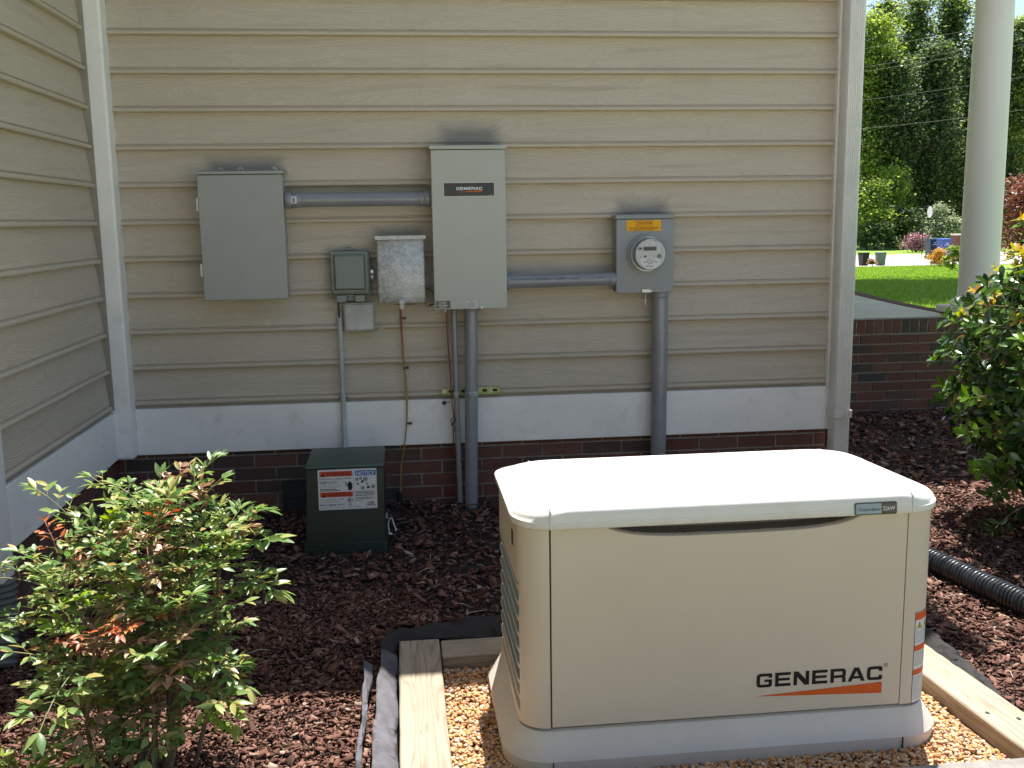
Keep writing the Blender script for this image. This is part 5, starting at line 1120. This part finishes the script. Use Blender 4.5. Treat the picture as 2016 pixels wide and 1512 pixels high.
def tree(name, label, x, y, z0, h, rx, zlow, key, nleaf, leaf, seed, group=None, cat='tree', trunk_r=.16, clump=.75, vines=False, keys2=None):
    g = np.random.default_rng(seed); t = thing(name, label, cat, (x, y, z0), group); tb = MB()
    top = np.array([x + g.normal(0, .3), y, z0 + h * .92]); bs = np.array([x, y, z0 - .1]); bow = g.normal(0, .25, 3) * [1, 1, 0]
    pth = [bs * (1 - u) + top * u + bow * math.sin(math.pi * u) for u in np.linspace(0, 1, 9)]
    tb.tube([tuple(p) for p in pth], [trunk_r * (1 - .85 * u) + .01 for u in np.linspace(0, 1, 9)], 9)
    ncl = max(10, int(nleaf / 55)); P = []
    for k in range(ncl):
        u = g.random() ** .8; zc = zlow + (h - zlow) * u; R0 = rx * (1 - .55 * max(0, (zc / h - .45)) / .55) * (.75 + .25 * math.sin(u * 9 + seed)); a = g.uniform(0, 6.28); rr = R0 * g.random() ** .5
        c = np.array([x + rr * math.cos(a), y + rr * math.sin(a), z0 + zc]); P.append(c)
        if k % 6 == 0 and h > 3:
            i = max(1 if h < 16.9 or zlow < 8 else 6, min(7, int(zc / h * 7))); tb.tube([tuple(pth[i]), tuple((pth[i] + c) / 2 + np.array([0, 0, .2])), tuple(c)], [trunk_r * .35 * (1 - u * .6), trunk_r * .2, .015], 5)
    obj('trunk', tb, M['bark'], t, smooth=R(60)); P = np.array(P); idx = g.integers(0, ncl, nleaf)
    pos = P[idx] + g.normal(0, 1, (nleaf, 3)) * np.array([clump, clump, clump * .55]) * (.5 + .5 * g.random((nleaf, 1)))
    pos[:, 2] = np.maximum(pos[:, 2], z0 + .05)
    d = g.normal(0, 1, (nleaf, 3)); d[:, 2] *= .5; d /= np.linalg.norm(d, axis=1, keepdims=True); nn = g.normal(0, .6, (nleaf, 3)) + [0, 0, 1.0]
    s = np.cross(d, nn); s /= np.linalg.norm(s, axis=1, keepdims=True) + 1e-9; L_ = leaf * g.uniform(.6, 1.3, nleaf)[:, None]; W = L_ * .62
    V = np.stack([pos, pos + d * L_ * .5 - s * W * .5, pos + d * L_, pos + d * L_ * .5 + s * W * .5], 1).reshape(-1, 3)
    ks = [key] + (keys2 or []); mi = np.repeat(g.integers(0, len(ks), ncl), 1)[idx] if len(ks) > 1 else np.zeros(nleaf)
    np_obj('crown', V, np.arange(nleaf * 4).reshape(-1, 4), [M[q_] for q_ in ks], parent=t, mi=mi); return t
TG = 'trees at the edge of the wood beyond the road'
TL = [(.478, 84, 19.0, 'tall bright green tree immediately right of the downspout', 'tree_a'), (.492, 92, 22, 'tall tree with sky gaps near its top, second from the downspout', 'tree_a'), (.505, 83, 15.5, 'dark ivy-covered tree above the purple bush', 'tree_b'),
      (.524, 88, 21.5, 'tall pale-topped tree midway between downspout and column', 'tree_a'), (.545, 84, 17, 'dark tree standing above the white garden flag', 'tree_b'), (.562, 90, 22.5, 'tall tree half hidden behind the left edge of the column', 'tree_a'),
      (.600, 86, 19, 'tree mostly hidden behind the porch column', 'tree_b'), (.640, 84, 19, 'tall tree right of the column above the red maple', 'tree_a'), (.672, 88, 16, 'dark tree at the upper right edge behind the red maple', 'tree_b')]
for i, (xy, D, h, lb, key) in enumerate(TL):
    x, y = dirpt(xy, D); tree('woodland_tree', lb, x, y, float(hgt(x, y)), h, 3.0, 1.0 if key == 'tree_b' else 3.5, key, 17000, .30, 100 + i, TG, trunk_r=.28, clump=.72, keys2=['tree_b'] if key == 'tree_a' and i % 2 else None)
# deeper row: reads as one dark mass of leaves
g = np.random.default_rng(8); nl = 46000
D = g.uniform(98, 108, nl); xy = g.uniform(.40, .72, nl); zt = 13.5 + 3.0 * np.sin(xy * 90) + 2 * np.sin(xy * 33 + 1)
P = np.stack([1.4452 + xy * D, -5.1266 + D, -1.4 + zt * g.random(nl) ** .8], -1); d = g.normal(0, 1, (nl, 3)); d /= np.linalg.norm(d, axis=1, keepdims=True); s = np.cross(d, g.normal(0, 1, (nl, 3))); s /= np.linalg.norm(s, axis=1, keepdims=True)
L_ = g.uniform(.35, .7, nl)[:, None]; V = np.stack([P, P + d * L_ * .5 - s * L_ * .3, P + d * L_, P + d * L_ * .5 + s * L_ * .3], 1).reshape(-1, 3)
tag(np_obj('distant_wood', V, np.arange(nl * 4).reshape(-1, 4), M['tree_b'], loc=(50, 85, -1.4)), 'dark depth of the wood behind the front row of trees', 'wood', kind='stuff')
for i, (xy, D, h, rx, key, nl, lf, lb, nm, ct) in enumerate([
    (.482, 78, 5.4, 2.2, 'tree_a', 4600, .27, 'broad bright shrub at the wood edge above the grey trash cans', 'woodland_shrub', 'shrub'),
    (.510, 80, 6.6, 2.2, 'tree_a', 4000, .27, 'bushy light green young tree left of the purple bush', 'woodland_shrub', 'shrub'),
    (.492, 76.5, 2.2, 1.8, 'tree_b', 2600, .24, 'low dark shrub beside the downspout at the wood edge', 'woodland_shrub', 'shrub'),
    (.522, 77.5, 3.2, 1.6, 'tree_b', 2600, .24, 'low dark green shrub behind the purple bush', 'woodland_shrub', 'shrub'),
    (.560, 75, 3.4, 1.3, 'silver_leaf', 2600, .20, 'feathery silver-green shrub behind the blue carts', 'silver_shrub', 'shrub'),
    (.574, 74, 2.4, 1.4, 'silver_leaf', 1800, .22, 'light green low shrub behind the carts beside the column', 'silver_shrub', 'shrub'),
    (.537, 70, 1.10, .80, 'purple_leaf', 2400, .14, 'round pinkish purple bush on the far lawn', 'purple_bush', 'bush'),
    (.655, 36, 3.3, 1.5, 'maple_leaf', 6000, .13, 'reddish Japanese maple showing right of the column', 'maple_tree', 'tree')]):
    x, y = dirpt(xy, D); tree(nm, lb, x, y, float(hgt(x, y)), h, rx, h * .12, key, nl, lf, 300 + i, 'shrubs at the wood edge' if nm == 'woodland_shrub' else None, ct, .07, .38 if h < 4 else .6)
x, y = dirpt(.425, 26.0); tree('shade_tree', 'lawn tree above the frame that throws dappled shade on the grass', x, y, 0, 17, 9.5, 9.0, 'tree_b', 24000, .42, 71, trunk_r=.2, clump=.8)
x, y = dirpt(.561, 42); tree('orange_shrub', 'orange and yellow leafed shrub on the lawn below the blue carts', x, y, float(hgt(x, y)), .72, .55, .10, 'orange_leaf', 2200, .08, 73, cat='shrub', trunk_r=.015, clump=.13)
x, y = dirpt(.5775, 34); tree('green_shrub', 'small rounded green shrub beside the column on the lawn', x, y, float(hgt(x, y)), .85, .35, .12, 'tree_a', 1500, .08, 74, cat='shrub', trunk_r=.015, clump=.08)

# carts, cans, flag, pillar
def cart(name, label, xy, D, w_, d_, h_, m, lidm, rot, lidded=True, group=None, stripe=False):
    x, y = dirpt(xy, D); z = float(hgt(x, y)) - .01; t = thing(name, label, 'bin', (x, y, z), group)
    b = MB(); frust(b, x - w_ * .40, x + w_ * .40, y - d_ * .38, y + d_ * .38, z + .05, x - w_ * .49, x + w_ * .49, y - d_ * .49, y + d_ * .49, z + h_ * .92)
    if stripe: b.box(x - w_ * .25, x + w_ * .25, y - d_ * .485, y - d_ * .47, z + h_ * .68, z + h_ * .71, 1); b.box(x - w_ * .10, x + w_ * .14, y - d_ * .487, y - d_ * .47, z + h_ * .76, z + h_ * .80, 1)
    obj('bin_body', b, [m, M['paper']], t, bevel=.02)
    if lidded:
        b = MB(); frust(b, x - w_ * .53, x + w_ * .53, y - d_ * .54, y + d_ * .54, z + h_ * .925, x - w_ * .46, x + w_ * .46, y - d_ * .44, y + d_ * .44, z + h_ * 1.0); obj('lid', b, lidm, t, bevel=.02)
        for s in (-1, 1): b = MB(); b.cyl((x + s * w_ * .36, y + d_ * .40, z + .10), (x + s * w_ * .44, y + d_ * .40, z + .10), .10, 16); obj('wheel', b, M['black'], t)
    else:
        b = MB(); b.box(x - w_ * .53, x + w_ * .53, y - d_ * .53, y + d_ * .53, z + h_ * .925, z + h_ * .97); obj('rim', b, lidm, t, bevel=.015)
        for (xa, xb) in ((x - w_ * .60, x - w_ * .50), (x + w_ * .50, x + w_ * .60)): b = MB(); b.box(xa, xb, y - .06, y + .06, z + h_ * .80, z + h_ * .85); obj('handle', b, m, t)
    t.rotation_euler = (0, 0, rot); return t
cart('garbage_cart', 'dark navy wheeled cart with a white stripe, left of the blue cart', .5535, 56, .62, .68, 1.22, M['bin_navy'], M['bin_navy'], 0, stripe=True)
cart('recycling_cart', 'bright blue wheeled cart between the navy cart and the brick pillar', .5665, 55, .62, .68, 1.20, M['bin_blue'], M['bin_blue'], 0, stripe=True)
cart('trash_can', 'dark brown open trash can with a rim beside the downspout edge', .4790, 47.2, .40, .42, .72, M['can_brown'], M['can_brown'], .25, False, 'two trash cans by the road')
cart('trash_can', 'blue-grey open trash can right of the brown one by the road', .4975, 46.8, .42, .42, .72, M['can_grey'], M['can_grey'], 0, False, 'two trash cans by the road')
x, y = dirpt(.4878, 46.5); tree('dead_plant', 'dry tan plant cuttings between the two trash cans', x, y, float(hgt(x, y)), .34, .14, .05, 'nandina_pink', 350, .10, 78, cat='plant', trunk_r=.02, clump=.07)
x, y = dirpt(.5820, 52); z = float(hgt(x, y)); t = thing('mailbox_pillar', 'dark brick mailbox pillar with a pale cap against the column edge', 'mailbox pillar', (x, y, z))
b = MB(); b.box(x - .26, x + .26, y - .26, y + .26, z - .1, z + 1.38); obj('brick_shaft', b, M['brick'], t); b = MB(); b.box(x - .31, x + .31, y - .31, y + .31, z + 1.382, z + 1.46); obj('cap', b, M['concrete'], t, bevel=.02)
x, y = dirpt(.5425, 62); z = float(hgt(x, y)); t = thing('garden_flag', 'white hanging garden flag on a thin black pole at the wood edge', 'flag', (x, y, z))
b = MB(); b.tube([(x, y, z), (x, y, z + 3.15), (x + .40, y, z + 3.15)], .03, 8); obj('pole', b, M['black'], t)
b = MB(); b.loft([[(x + .40 + w_ * math.cos(6.283 * i / 10), y + .04 * math.sin(6.283 * i / 10), z + zz) for i in range(10)] for w_, zz in ((.05, 2.42), (.15, 2.6), (.19, 2.85), (.10, 3.15))]); obj('banner', b, M['white_ink'], t)
# overhead wires
for i, ((xa, za), (xb, zb)) in enumerate([((.48, .1500), (.70, .186)), ((.48, .1455), (.70, .180)), ((.48, .1170), (.70, .144)), ((.480, .088), (.70, .108)), ((.48, .168), (.70, .206))]):
    A, B = dirpt(xa - .10, 60), dirpt(xb + .05, 55); zA = 1.5 + (za - (zb - za) / .22 * .10) * 60; zB = 1.5 + (zb + .01) * 55; P = []
    for k in range(25):
        u = k / 24; P.append((A[0] + (B[0] - A[0]) * u, A[1] + (B[1] - A[1]) * u, zA + (zB - zA) * u - 1.0 * u * (1 - u)))
    b = MB(); b.tube(P, .0032, 5); o = obj('overhead_wire', b, M['pvc_light'], None, P[0])
    tag(o, ['upper wire of the closely spaced pair crossing the trees', 'lower wire of the closely spaced pair crossing the trees', 'single wire crossing the trees below the pair', 'lowest thin wire crossing the dark middle of the wood', 'highest thin wire crossing near the tree tops'][i], 'wire', 'overhead wires crossing the wood')

for o in bpy.data.objects:
    if 'org' in o: del o['org']
